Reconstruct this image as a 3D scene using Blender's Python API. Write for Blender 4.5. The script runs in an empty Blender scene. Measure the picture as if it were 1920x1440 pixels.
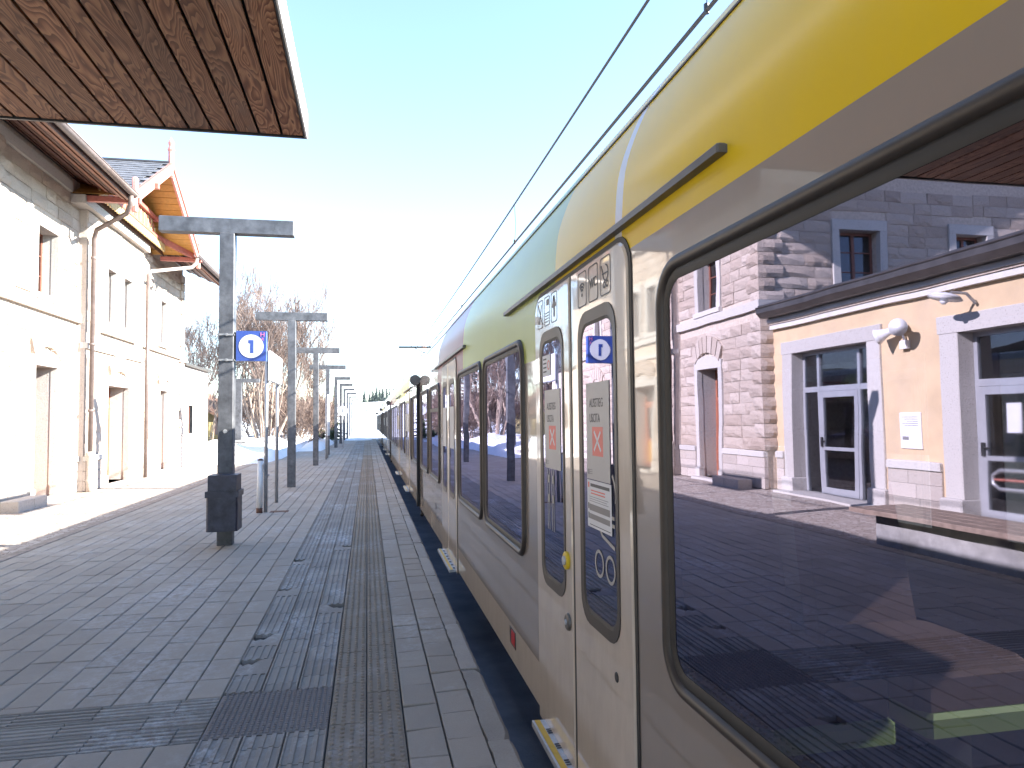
import bpy, math, random
from mathutils import Vector, Matrix
R = math.radians
random.seed(7)
scene = bpy.context.scene
col = scene.collection

# ---------------------------------------------------------------- camera
F_PX, VP, ROLL, EYE = 1331.0, (689.0, 789.0), R(0.6), 1.62
_dx, _dy = VP[0] - 960, VP[1] - 720
_c, _s = math.cos(ROLL), math.sin(ROLL)
_ux, _uy = _dx * _c - _dy * _s, _dx * _s + _dy * _c
PITCH = math.atan(_uy / F_PX)
YAW = math.atan(-_ux * math.cos(PITCH) / F_PX)
Fw = Vector((math.sin(YAW) * math.cos(PITCH), math.cos(YAW) * math.cos(PITCH), math.sin(PITCH)))
Rt = Vector((math.cos(YAW), -math.sin(YAW), 0))
Up = Rt.cross(Fw)
R2, U2 = Rt * _c - Up * _s, Up * _c + Rt * _s
cam_data = bpy.data.cameras.new('camera')
cam_data.sensor_width = 36
cam_data.lens = F_PX / 1920 * 36
cam_data.clip_start = 0.05
cam_data.clip_end = 5000
cam = bpy.data.objects.new('camera', cam_data)
col.objects.link(cam)
m = Matrix((R2, U2, -Fw)).transposed().to_4x4()
m.translation = Vector((0, 0, EYE))
cam.matrix_world = m
scene.camera = cam

# ---------------------------------------------------------------- sky, sun, exposure
SUN = Vector((1.0, -0.245, 0.53)).normalized()      # towards the sun
world = bpy.data.worlds.new('World')
scene.world = world
world.use_nodes = True
wn = world.node_tree
sky = wn.nodes.new('ShaderNodeTexSky')
sky.sky_type = 'NISHITA'
sky.sun_disc = False
sky.sun_elevation = math.asin(SUN.z)
sky.sun_rotation = math.atan2(SUN.x, SUN.y)
sky.altitude = 1200
sky.air_density = 1.0
sky.dust_density = 0.1
sky.ozone_density = 1.0
bg = wn.nodes['Background']
wn.links.new(sky.outputs[0], bg.inputs[0])
bg.inputs[1].default_value = 0.13
sun_data = bpy.data.lights.new('sun', 'SUN')
sun_data.energy = 5.0
sun_data.angle = R(0.5)
sun_data.color = (1.0, 0.95, 0.86)
sun = bpy.data.objects.new('sun', sun_data)
col.objects.link(sun)
sun.rotation_euler = SUN.to_track_quat('Z', 'Y').to_euler()
scene.view_settings.view_transform = 'Standard'
scene.view_settings.look = 'None'
scene.view_settings.gamma = 1.0
scene.view_settings.exposure = 2.32
scene.render.engine = 'CYCLES'
scene.cycles.use_denoising = True
scene.cycles.max_bounces = 10
scene.cycles.transparent_max_bounces = 16
scene.cycles.sample_clamp_indirect = 6
scene.cycles.caustics_reflective = False
scene.cycles.caustics_refractive = False

# ---------------------------------------------------------------- materials
MATS = {}


def nt(name):
    mt = bpy.data.materials.new(name)
    mt.use_nodes = True
    MATS[name] = mt
    t = mt.node_tree
    return mt, t, t.nodes['Principled BSDF']


def ramp(t, stops):
    r = t.nodes.new('ShaderNodeValToRGB')
    e = r.color_ramp.elements
    e[0].position, e[0].color = stops[0][0], (*stops[0][1], 1)
    e[1].position, e[1].color = stops[-1][0], (*stops[-1][1], 1)
    for p, c in stops[1:-1]:
        k = e.new(p)
        k.color = (*c, 1)
    return r


def noise(t, vec, scale, detail=4, rough=0.6, dist=0.0):
    n = t.nodes.new('ShaderNodeTexNoise')
    n.inputs['Scale'].default_value = scale
    n.inputs['Detail'].default_value = detail
    n.inputs['Roughness'].default_value = rough
    n.inputs['Distortion'].default_value = dist
    if vec is not None:
        t.links.new(vec, n.inputs['Vector'])
    return n.outputs['Fac']


def math_n(t, op, a, b):
    n = t.nodes.new('ShaderNodeMath')
    n.operation = op
    for i, v in enumerate((a, b)):
        if isinstance(v, (int, float)):
            n.inputs[i].default_value = v
        else:
            t.links.new(v, n.inputs[i])
    return n.outputs[0]


def mixc(t, fac, a, b, mode='MIX'):
    n = t.nodes.new('ShaderNodeMix')
    n.data_type = 'RGBA'
    n.blend_type = mode
    if isinstance(fac, (int, float)):
        n.inputs[0].default_value = fac
    else:
        t.links.new(fac, n.inputs[0])
    for i, v in ((6, a), (7, b)):
        if isinstance(v, tuple):
            n.inputs[i].default_value = (*v, 1)
        else:
            t.links.new(v, n.inputs[i])
    return n.outputs[2]


def coords(t, kind='Object', scale=(1, 1, 1), rnd=0.0):
    tc = t.nodes.new('ShaderNodeTexCoord')
    mp = t.nodes.new('ShaderNodeMapping')
    mp.inputs['Scale'].default_value = scale
    t.links.new(tc.outputs[kind], mp.inputs['Vector'])
    if rnd:
        oi = t.nodes.new('ShaderNodeObjectInfo')
        v = math_n(t, 'MULTIPLY', oi.outputs['Random'], rnd)
        t.links.new(v, mp.inputs['Location'])
    return mp.outputs[0]


def wpos(t, scale=(1, 1, 1)):
    g = t.nodes.new('ShaderNodeNewGeometry')
    mp = t.nodes.new('ShaderNodeMapping')
    mp.inputs['Scale'].default_value = scale
    t.links.new(g.outputs['Position'], mp.inputs['Vector'])
    return mp.outputs[0]


def piece_random(t):
    oi = t.nodes.new('ShaderNodeObjectInfo')
    g = t.nodes.new('ShaderNodeNewGeometry')
    s = math_n(t, 'ADD', oi.outputs['Random'], g.outputs['Random Per Island'])
    return math_n(t, 'FRACT', s, 0)


def bump(t, b, h, strength=0.3, dist=0.01):
    n = t.nodes.new('ShaderNodeBump')
    n.inputs['Strength'].default_value = strength
    n.inputs['Distance'].default_value = dist
    t.links.new(h, n.inputs['Height'])
    t.links.new(n.outputs[0], b.inputs['Normal'])


def simple(name, color, rough=0.6, metal=0.0, coat=0.0, var=0.25, scale=6.0, bmp=0.0, bscale=60.0, dirt=None, dirt_amt=0.0, coat_rough=0.03):
    mt, t, b = nt(name)
    p = wpos(t)
    n = noise(t, p, scale, 5)
    lo = tuple(c * (1 - var) for c in color)
    hi = tuple(min(1, c * (1 + var)) for c in color)
    r = ramp(t, [(0.3, lo), (0.7, hi)])
    t.links.new(n, r.inputs[0])
    out = r.outputs[0]
    if dirt:
        n2 = noise(t, p, scale * 0.37, 6, 0.7)
        r2 = ramp(t, [(0.5, (0, 0, 0)), (0.75, (dirt_amt,) * 3)])
        t.links.new(n2, r2.inputs[0])
        out = mixc(t, r2.outputs[0], out, dirt)
    t.links.new(out, b.inputs['Base Color'])
    b.inputs['Roughness'].default_value = rough
    b.inputs['Metallic'].default_value = metal
    b.inputs['Coat Weight'].default_value = coat
    b.inputs['Coat Roughness'].default_value = coat_rough
    if bmp:
        bump(t, b, noise(t, p, bscale, 4), bmp, 0.01)
    return mt


def paving(name, dark, light, white_amt, frost=(0.68, 0.69, 0.72), bmp=0.35, wear_scale=0.9):
    """concrete pavers: tone per piece, fine grain, salt and frost bloom with shapes of their own"""
    mt, t, b = nt(name)
    p = wpos(t)
    pr = piece_random(t)
    r = ramp(t, [(0.0, dark), (1.0, light)])
    grain = noise(t, p, 90, 3, 0.7)
    broad = noise(t, p, 1.7, 5, 0.6)
    f = math_n(t, 'ADD', math_n(t, 'MULTIPLY', pr, 0.32), math_n(t, 'MULTIPLY', grain, 0.35))
    f = math_n(t, 'ADD', f, math_n(t, 'MULTIPLY', math_n(t, 'SUBTRACT', broad, 0.4), 0.6))
    t.links.new(f, r.inputs[0])
    ws = noise(t, wpos(t, (1.0, 0.55, 1.0)), wear_scale, 7, 0.68)
    r2 = ramp(t, [(0.49, (0, 0, 0)), (0.68, (white_amt,) * 3)])
    t.links.new(ws, r2.inputs[0])
    fine = noise(t, p, 14, 6, 0.75)
    r3 = ramp(t, [(0.42, (0, 0, 0)), (0.62, (1, 1, 1))])
    t.links.new(fine, r3.inputs[0])
    fac = mixc(t, 1.0, r2.outputs[0], r3.outputs[0], 'MULTIPLY')
    out = mixc(t, fac, r.outputs[0], frost)
    # dark spots: chewing gum, damp
    sp = noise(t, p, 5.0, 3, 0.6)
    r4 = ramp(t, [(0.28, (0.45, 0.45, 0.45)), (0.38, (1, 1, 1))])
    t.links.new(sp, r4.inputs[0])
    out = mixc(t, 0.15, out, r4.outputs[0], 'MULTIPLY')
    t.links.new(out, b.inputs['Base Color'])
    b.inputs['Roughness'].default_value = 0.82
    bump(t, b, math_n(t, 'ADD', grain, math_n(t, 'MULTIPLY', fine, 0.7)), bmp, 0.006)
    return mt


paving('paver', (0.29, 0.255, 0.215), (0.46, 0.41, 0.35), 0.55)
paving('ribbed', (0.23, 0.21, 0.185), (0.42, 0.39, 0.35), 1.0, wear_scale=1.2)
paving('dome', (0.22, 0.185, 0.145), (0.37, 0.315, 0.25), 0.45)
paving('grid_plate', (0.19, 0.17, 0.16), (0.28, 0.255, 0.24), 0.2)
paving('kerb', (0.22, 0.2, 0.175), (0.56, 0.52, 0.47), 0.5, bmp=1.0)
simple('joint', (0.09, 0.086, 0.08), 0.95, var=0.4, scale=30)
simple('edging', (0.3, 0.25, 0.21), 0.85, var=0.3, scale=8, bmp=0.4)


def forecourt_mat():
    mt, t, b = nt('forecourt')
    p = wpos(t)
    v = t.nodes.new('ShaderNodeTexVoronoi')
    v.inputs['Scale'].default_value = 11
    t.links.new(p, v.inputs['Vector'])
    r = ramp(t, [(0.0, (0.33, 0.27, 0.23)), (0.5, (0.42, 0.36, 0.31)), (1.0, (0.5, 0.45, 0.4))])
    sep = t.nodes.new('ShaderNodeSeparateColor')
    t.links.new(v.outputs['Color'], sep.inputs[0])
    t.links.new(sep.outputs[0], r.inputs[0])
    e = t.nodes.new('ShaderNodeTexVoronoi')
    e.feature = 'DISTANCE_TO_EDGE'
    e.inputs['Scale'].default_value = 11
    t.links.new(p, e.inputs['Vector'])
    r2 = ramp(t, [(0.0, (0.45, 0.42, 0.4)), (0.09, (1, 1, 1))])
    t.links.new(e.outputs[0], r2.inputs[0])
    out = mixc(t, 1.0, r.outputs[0], r2.outputs[0], 'MULTIPLY')
    t.links.new(out, b.inputs['Base Color'])
    b.inputs['Roughness'].default_value = 0.85
    bump(t, b, r2.outputs[0], 0.5, 0.012)


forecourt_mat()


def stone_mat(name, cols, bmp=0.8):
    mt, t, b = nt(name)
    p = wpos(t)
    pr = piece_random(t)
    n = noise(t, p, 13, 8, 0.78)
    f = math_n(t, 'ADD', math_n(t, 'MULTIPLY', pr, 0.55), math_n(t, 'MULTIPLY', n, 0.6))
    r = ramp(t, [(0.15, cols[0]), (0.5, cols[1]), (0.95, cols[2])])
    t.links.new(f, r.inputs[0])
    pits = noise(t, p, 38, 4, 0.7)
    r2 = ramp(t, [(0.33, (0.4, 0.36, 0.33)), (0.44, (1, 1, 1))])
    t.links.new(pits, r2.inputs[0])
    out = mixc(t, 0.6, r.outputs[0], r2.outputs[0], 'MULTIPLY')
    t.links.new(out, b.inputs['Base Color'])
    b.inputs['Roughness'].default_value = 0.92
    bump(t, b, math_n(t, 'ADD', n, math_n(t, 'MULTIPLY', pits, 0.6)), bmp, 0.05)


stone_mat('stone', ((0.43, 0.335, 0.27), (0.53, 0.435, 0.36), (0.61, 0.52, 0.445)))
stone_mat('dressed_stone', ((0.44, 0.41, 0.38), (0.52, 0.49, 0.455), (0.58, 0.55, 0.51)), 0.25)
stone_mat('plinth_stone', ((0.42, 0.36, 0.31), (0.5, 0.44, 0.39), (0.58, 0.51, 0.46)), 0.5)
simple('mortar', (0.55, 0.46, 0.38), 0.95, var=0.2, scale=14, bmp=0.3)
simple('yellow_plaster', (0.62, 0.465, 0.29), 0.9, var=0.10, scale=2.2, bmp=0.25, bscale=35, dirt=(0.5, 0.40, 0.30), dirt_amt=0.5)
simple('white_trim', (0.62, 0.6, 0.56), 0.8, var=0.1, scale=5)
simple('gutter_metal', (0.12, 0.105, 0.095), 0.4, metal=0.6, var=0.25, scale=4)
simple('downpipe_metal', (0.15, 0.115, 0.105), 0.5, metal=0.0, var=0.25, scale=5)
simple('zinc_pipe', (0.5, 0.44, 0.4), 0.5, var=0.15, scale=5)
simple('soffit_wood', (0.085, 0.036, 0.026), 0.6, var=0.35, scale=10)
simple('soffit_lit', (0.2, 0.085, 0.048), 0.6, var=0.3, scale=10)  # lighter copy of the soffit wood: lit board edges put into the colour
simple('red_wood', (0.40, 0.13, 0.10), 0.55, var=0.2, scale=9)
simple('pink_board', (0.56, 0.24, 0.20), 0.55, var=0.15, scale=9)
simple('yellow_wood', (0.46, 0.24, 0.055), 0.6, var=0.15, scale=11)
simple('cream_wood', (0.56, 0.42, 0.2), 0.6, var=0.15, scale=11)
simple('slate', (0.13, 0.135, 0.15), 0.6, var=0.35, scale=5)
simple('brown_frame', (0.20, 0.075, 0.05), 0.55, var=0.2, scale=12)
simple('brown_door', (0.33, 0.12, 0.07), 0.55, var=0.2, scale=12)
simple('alu_frame', (0.46, 0.47, 0.5), 0.35, metal=0.4, var=0.08, scale=4)
simple('dark_interior', (0.035, 0.033, 0.03), 0.9, var=0.3, scale=2)
simple('steel_post', (0.095, 0.098, 0.108), 0.55, metal=0.2, var=0.4, scale=7, bmp=0.15, bscale=30, dirt=(0.24, 0.245, 0.26), dirt_amt=0.6)
simple('grey_tube', (0.36, 0.36, 0.37), 0.4, metal=0.5, var=0.15, scale=8)
simple('bin_metal', (0.035, 0.036, 0.055), 0.42, metal=0.3, var=0.5, scale=8, dirt=(0.13, 0.135, 0.15), dirt_amt=0.6)
simple('white_paint', (0.72, 0.72, 0.72), 0.5, var=0.06, scale=6, dirt=(0.5, 0.48, 0.45), dirt_amt=0.35)
simple('rust_brown', (0.12, 0.055, 0.035), 0.8, var=0.4, scale=20)
simple('sign_blue', (0.04, 0.085, 0.33), 0.35, var=0.06, scale=4)
simple('sign_white', (0.8, 0.8, 0.8), 0.4, var=0.03, scale=4)
simple('sign_red', (0.62, 0.06, 0.12), 0.4, var=0.05, scale=4)
simple('sign_pink', (0.75, 0.2, 0.36), 0.4, var=0.05, scale=4)
simple('black_plastic', (0.022, 0.022, 0.024), 0.45, var=0.2, scale=9)
simple('concrete', (0.34, 0.33, 0.32), 0.9, var=0.25, scale=4, bmp=0.5, dirt=(0.12, 0.115, 0.11), dirt_amt=0.8)
simple('bench_wood', (0.26, 0.19, 0.15), 0.75, var=0.3, scale=9)
simple('fascia_white', (0.74, 0.74, 0.74), 0.5, var=0.05, scale=2)
simple('roof_dark', (0.05, 0.05, 0.055), 0.6, var=0.2, scale=3)
simple('roof_tile', (0.20, 0.11, 0.075), 0.8, var=0.3, scale=5)
simple('house_yellow', (0.62, 0.5, 0.24), 0.9, var=0.08, scale=2)
simple('bark', (0.27, 0.205, 0.165), 0.9, var=0.35, scale=6)
simple('twig', (0.24, 0.175, 0.145), 0.9, var=0.3, scale=2)
simple('needles', (0.05, 0.062, 0.028), 0.8, var=0.45, scale=3)
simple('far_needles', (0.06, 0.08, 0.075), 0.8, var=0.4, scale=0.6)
simple('wire', (0.03, 0.03, 0.032), 0.5, metal=0.4, var=0.2)
simple('insulator', (0.22, 0.12, 0.08), 0.4, var=0.2)
simple('snow', (0.80, 0.81, 0.83), 0.7, var=0.05, scale=1.2, bmp=0.5, bscale=3.0)
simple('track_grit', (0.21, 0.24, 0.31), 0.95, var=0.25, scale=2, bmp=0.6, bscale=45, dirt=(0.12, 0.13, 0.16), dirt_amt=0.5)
simple('added_yard_ballast', (0.14, 0.125, 0.11), 0.95, var=0.4, scale=8, bmp=0.8, bscale=30)


simple('added_slope_scrub', (0.07, 0.065, 0.045), 0.95, var=0.6, scale=0.7, bmp=1.0, bscale=2.0)


def ground_mat():
    mt, t, b = nt('snow_ground')
    p = wpos(t)
    n = noise(t, p, 0.12, 8, 0.7)
    r = ramp(t, [(0.36, (0.30, 0.25, 0.17)), (0.46, (0.8, 0.81, 0.83)), (1.0, (0.84, 0.85, 0.87))])
    t.links.new(n, r.inputs[0])
    t.links.new(r.outputs[0], b.inputs['Base Color'])
    b.inputs['Roughness'].default_value = 0.8
    bump(t, b, noise(t, p, 2.5, 5), 0.4, 0.1)


ground_mat()


def wood_plank():
    mt, t, b = nt('canopy_wood')
    p = coords(t, 'Object', (1, 1, 1), rnd=37.0)
    mp = t.nodes.new('ShaderNodeMapping')
    mp.inputs['Scale'].default_value = (1.0, 0.16, 1.0)
    t.links.new(p, mp.inputs['Vector'])
    warp = noise(t, mp.outputs[0], 5.0, 2, 0.45, 0.3)
    rings = math_n(t, 'FRACT', math_n(t, 'MULTIPLY', warp, 22.0), 0)
    r = ramp(t, [(0.0, (0.34, 0.185, 0.105)), (0.35, (0.27, 0.135, 0.075)), (0.68, (0.145, 0.056, 0.028)), (0.93, (0.085, 0.028, 0.014)), (1.0, (0.34, 0.185, 0.105))])
    t.links.new(rings, r.inputs[0])
    fib = noise(t, coords(t, 'Object', (60, 1.6, 60), rnd=11.0), 3.0, 4, 0.6)
    r2 = ramp(t, [(0.3, (0.65, 0.62, 0.6)), (0.7, (1.15, 1.15, 1.15))])
    t.links.new(fib, r2.inputs[0])
    out = mixc(t, 1.0, r.outputs[0], r2.outputs[0], 'MULTIPLY')
    oi = t.nodes.new('ShaderNodeObjectInfo')
    r3 = ramp(t, [(0.0, (0.72, 0.70, 0.70)), (0.5, (1.0, 0.95, 0.9)), (1.0, (1.3, 1.22, 1.15))])
    t.links.new(oi.outputs['Random'], r3.inputs[0])
    out = mixc(t, 1.0, out, r3.outputs[0], 'MULTIPLY')
    kn = t.nodes.new('ShaderNodeTexVoronoi')
    kn.inputs['Scale'].default_value = 2.3
    t.links.new(coords(t, 'Object', (1.0, 0.7, 1.0), rnd=53.0), kn.inputs['Vector'])
    r4 = ramp(t, [(0.03, (0.25, 0.2, 0.2)), (0.075, (1, 1, 1))])
    t.links.new(kn.outputs['Distance'], r4.inputs[0])
    out = mixc(t, 0.8, out, r4.outputs[0], 'MULTIPLY')
    # grey weathering
    wn_ = noise(t, wpos(t, (1, 0.5, 1)), 1.6, 5, 0.6)
    r5 = ramp(t, [(0.55, (0, 0, 0)), (0.8, (0.5, 0.5, 0.5))])
    t.links.new(wn_, r5.inputs[0])
    out = mixc(t, r5.outputs[0], out, (0.21, 0.175, 0.16))
    t.links.new(out, b.inputs['Base Color'])
    b.inputs['Roughness'].default_value = 0.7
    bump(t, b, rings, 0.15, 0.004)


wood_plank()


def paint(name, color, rough=0.3, coat=1.0, var=0.04, metal=0.0, wave=0.02, spec=0.3, ior=1.45, crough=0.035, film_amt=0.3):
    """carbody paint under clear coat, faint panel waviness and road film"""
    mt, t, b = nt(name)
    p = wpos(t)
    n = noise(t, p, 1.3, 5, 0.6)
    r = ramp(t, [(0.3, tuple(c * (1 - var) for c in color)), (0.7, tuple(c * (1 + var) for c in color))])
    t.links.new(n, r.inputs[0])
    film = noise(t, wpos(t, (1, 1, 0.35)), 7, 6, 0.7)
    r2 = ramp(t, [(0.42, (0, 0, 0)), (0.8, (film_amt,) * 3)])
    t.links.new(film, r2.inputs[0])
    out = mixc(t, r2.outputs[0], r.outputs[0], (0.2, 0.18, 0.16))
    t.links.new(out, b.inputs['Base Color'])
    b.inputs['Roughness'].default_value = rough
    b.inputs['Metallic'].default_value = metal
    b.inputs['Coat Weight'].default_value = coat
    b.inputs['Coat Roughness'].default_value = crough
    b.inputs['Coat IOR'].default_value = ior
    b.inputs['Specular IOR Level'].default_value = spec
    wv = noise(t, wpos(t, (1, 1, 0.6)), 2.2, 2, 0.5)
    n2 = t.nodes.new('ShaderNodeBump')
    n2.inputs['Strength'].default_value = wave * 5
    n2.inputs['Distance'].default_value = 0.02
    t.links.new(wv, n2.inputs['Height'])
    t.links.new(n2.outputs[0], b.inputs['Coat Normal'])
    return mt


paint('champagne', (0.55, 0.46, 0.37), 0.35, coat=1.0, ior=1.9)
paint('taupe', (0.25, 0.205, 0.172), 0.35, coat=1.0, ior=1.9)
UP = dict(rough=0.5, coat=0.5, spec=0.1, ior=1.4, wave=0.004, crough=0.2, film_amt=0.06)
paint('train_yellow', (0.62, 0.42, 0.004), **UP)
paint('train_green', (0.33, 0.37, 0.08), **UP)
paint('train_burgundy', (0.25, 0.095, 0.10), **UP)
paint('train_white', (0.55, 0.55, 0.57), **UP)
paint('train_roof', (0.42, 0.42, 0.43), 0.45, coat=0.6)
simple('rubber', (0.012, 0.0115, 0.012), 0.6, var=0.2, scale=9)
simple('frame_brown', (0.028, 0.021, 0.017), 0.5, metal=0.0, var=0.2, scale=9, coat=0.06, coat_rough=0.2)
simple('bar_grey', (0.10, 0.093, 0.088), 0.45, metal=0.3, var=0.2, scale=9)
simple('step_alu', (0.42, 0.43, 0.46), 0.45, metal=0.5, var=0.15, scale=20)
simple('step_yellow', (0.62, 0.40, 0.05), 0.5, var=0.1, scale=20)
simple('poster_grey', (0.40, 0.385, 0.38), 0.5, var=0.03)
simple('poster_red', (0.66, 0.14, 0.11), 0.5, var=0.04)
simple('paper', (0.62, 0.62, 0.64), 0.6, var=0.03)
simple('print_dark', (0.08, 0.08, 0.085), 0.6, var=0.05)
simple('print_grey', (0.22, 0.21, 0.21), 0.6, var=0.05)
simple('icon_beige', (0.34, 0.32, 0.3), 0.5, var=0.03)
simple('button_yellow', (0.6, 0.42, 0.02), 0.35, var=0.05)
simple('red_lamp', (0.42, 0.02, 0.025), 0.3, var=0.1)
simple('bellows', (0.012, 0.012, 0.013), 0.8, var=0.3, scale=20)
simple('seat_brown', (0.15, 0.07, 0.055), 0.85, var=0.15, scale=30)
simple('seat_lime', (0.36, 0.45, 0.13), 0.6, var=0.06, scale=10)
simple('car_lining', (0.12, 0.125, 0.12), 0.7, var=0.1, scale=3)
simple('car_floor', (0.03, 0.03, 0.035), 0.8, var=0.2, scale=5)


def glass(name, tint, gloss_col, base, rough=0.0, fres=0.75, wave=0.0):
    mt = bpy.data.materials.new(name)
    mt.use_nodes = True
    MATS[name] = mt
    t = mt.node_tree
    t.nodes.remove(t.nodes['Principled BSDF'])
    tr = t.nodes.new('ShaderNodeBsdfTransparent')
    tr.inputs[0].default_value = (*tint, 1)
    gl = t.nodes.new('ShaderNodeBsdfGlossy')
    gl.inputs['Color'].default_value = (*gloss_col, 1)
    gl.inputs['Roughness'].default_value = rough
    fr = t.nodes.new('ShaderNodeLayerWeight')
    fr.inputs['Blend'].default_value = 0.5
    f = math_n(t, 'ADD', math_n(t, 'MULTIPLY', math_n(t, 'POWER', fr.outputs['Facing'], 4.0), fres), base)
    if wave:
        bn = t.nodes.new('ShaderNodeBump')
        bn.inputs['Strength'].default_value = 1.0
        bn.inputs['Distance'].default_value = wave
        t.links.new(noise(t, wpos(t), 2.6, 2, 0.4), bn.inputs['Height'])
        t.links.new(bn.outputs[0], gl.inputs['Normal'])
        sm = noise(t, wpos(t, (1, 1, 0.5)), 5.0, 5, 0.65)
        rs_ = ramp(t, [(0.45, (0.0, 0.0, 0.0)), (0.75, (0.035, 0.035, 0.035))])
        t.links.new(sm, rs_.inputs[0])
        t.links.new(rs_.outputs[0], gl.inputs['Roughness'])
    mx = t.nodes.new('ShaderNodeMixShader')
    t.links.new(f, mx.inputs[0])
    t.links.new(tr.outputs[0], mx.inputs[1])
    t.links.new(gl.outputs[0], mx.inputs[2])
    t.links.new(mx.outputs[0], t.nodes['Material Output'].inputs[0])
    return mt


glass('train_glass', (0.18, 0.20, 0.225), (0.76, 0.735, 1.0), 0.265, fres=0.6, wave=0.0005)
glass('far_glass', (0.66, 0.67, 0.66), (0.9, 0.9, 1.0), 0.2, fres=0.5)
glass('house_glass', (0.55, 0.58, 0.58), (0.9, 0.92, 1.0), 0.12)

# ---------------------------------------------------------------- mesh helpers


class MB:
    def __init__(s):
        s.v, s.f = [], []

    def add(s, vs, fs):
        o = len(s.v)
        s.v += [tuple(p) for p in vs]
        s.f += [tuple(i + o for i in f) for f in fs]
        return s

    def box(s, x0, x1, y0, y1, z0, z1):
        return s.add([(x0, y0, z0), (x1, y0, z0), (x1, y1, z0), (x0, y1, z0), (x0, y0, z1), (x1, y0, z1), (x1, y1, z1), (x0, y1, z1)],
                     [(0, 3, 2, 1), (4, 5, 6, 7), (0, 1, 5, 4), (1, 2, 6, 5), (2, 3, 7, 6), (3, 0, 4, 7)])

    def cbox(s, x0, x1, y0, y1, z0, z1, c=0.01):
        """box with bevelled vertical edges and top"""
        a = [(x0 + c, y0), (x1 - c, y0), (x1, y0 + c), (x1, y1 - c), (x1 - c, y1), (x0 + c, y1), (x0, y1 - c), (x0, y0 + c)]
        k = [(x0 + 2 * c, y0 + c), (x1 - 2 * c, y0 + c), (x1 - c, y0 + 2 * c), (x1 - c, y1 - 2 * c), (x1 - 2 * c, y1 - c), (x0 + 2 * c, y1 - c), (x0 + c, y1 - 2 * c), (x0 + c, y0 + 2 * c)]
        vs = [(p[0], p[1], z0) for p in a] + [(p[0], p[1], z1 - c) for p in a] + [(p[0], p[1], z1) for p in k]
        fs = [tuple(range(7, -1, -1)), tuple(range(16, 24))]
        for i in range(8):
            j = (i + 1) % 8
            fs += [(i, j, j + 8, i + 8), (i + 8, j + 8, j + 16, i + 16)]
        return s.add(vs, fs)

    def quad(s, a, b, c, d):
        return s.add([a, b, c, d], [(0, 1, 2, 3)])

    def slab(s, pts, d):
        """polygon pts extruded by vector d"""
        n = len(pts)
        d = Vector(d)
        vs = [Vector(p) for p in pts] + [Vector(p) + d for p in pts]
        fs = [tuple(range(n)), tuple(range(2 * n - 1, n - 1, -1))]
        for i in range(n):
            j = (i + 1) % n
            fs.append((i, i + n, j + n, j))
        return s.add(vs, fs)

    def tube(s, pts, rad, n=8, cap=True):
        pts = [Vector(p) for p in pts]
        if not isinstance(rad, (list, tuple)):
            rad = [rad] * len(pts)
        vs, fs = [], []
        prev = None
        for i, p in enumerate(pts):
            d = (pts[min(i + 1, len(pts) - 1)] - pts[max(i - 1, 0)])
            if d.length < 1e-9:
                d = Vector((0, 0, 1))
            d.normalize()
            if prev is None:
                a = Vector((0, 0, 1)) if abs(d.z) < 0.9 else Vector((1, 0, 0))
                u = d.cross(a).normalized()
            else:
                u = prev - d * prev.dot(d)
                u = u.normalized() if u.length > 1e-6 else d.orthogonal().normalized()
            prev = u
            w = d.cross(u)
            for k in range(n):
                t = 2 * math.pi * k / n
                vs.append(p + (u * math.cos(t) + w * math.sin(t)) * rad[i])
        for i in range(len(pts) - 1):
            for k in range(n):
                k2 = (k + 1) % n
                fs.append((i * n + k, i * n + k2, (i + 1) * n + k2, (i + 1) * n + k))
        if cap:
            fs.append(tuple(range(n - 1, -1, -1)))
            fs.append(tuple((len(pts) - 1) * n + k for k in range(n)))
        return s.add(vs, fs)

    def lathe(s, org, axis, prof, n=16):
        """prof: (distance along axis, radius)"""
        org, axis = Vector(org), Vector(axis).normalized()
        return s.tube([org + axis * a for a, _ in prof], [max(r, 1e-4) for _, r in prof], n)

    def build(s, name, mat, parent=None, smooth=False, kind=None):
        me = bpy.data.meshes.new(name)
        me.from_pydata(s.v, [], s.f)
        me.validate()
        me.materials.append(MATS[mat])
        if smooth:
            me.polygons.foreach_set('use_smooth', [True] * len(me.polygons))
        o = bpy.data.objects.new(name, me)
        col.objects.link(o)
        if parent is not None:
            o.parent = parent
            o.matrix_parent_inverse = parent_inv(parent)
        if kind:
            o['kind'] = kind
        return o


def world_mat(o):
    mtx = o.matrix_basis.copy()
    if o.parent is not None:
        mtx = world_mat(o.parent) @ o.matrix_parent_inverse @ mtx
    return mtx


def parent_inv(p):
    return world_mat(p).inverted()


def tag(o, label, cat, group=None):
    o['label'] = label
    o['category'] = cat
    if group:
        o['group'] = group
    return o


def thing(name, label, cat, loc, group=None):
    o = bpy.data.objects.new(name, None)
    o.empty_display_size = 0.2
    o.location = loc
    col.objects.link(o)
    return tag(o, label, cat, group)


def struct(o):
    o['kind'] = 'structure'
    return o


def inst(name, me, parent, loc, scale=(1, 1, 1), rot=(0, 0, 0)):
    o = bpy.data.objects.new(name, me)
    col.objects.link(o)
    o.parent = parent
    o.matrix_parent_inverse = parent_inv(parent)
    o.location = loc
    o.scale = scale
    o.rotation_euler = rot
    return o


def mesh_of(mb, name, mat):
    me = bpy.data.meshes.new(name)
    me.from_pydata(mb.v, [], mb.f)
    me.materials.append(MATS[mat])
    return me


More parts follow.
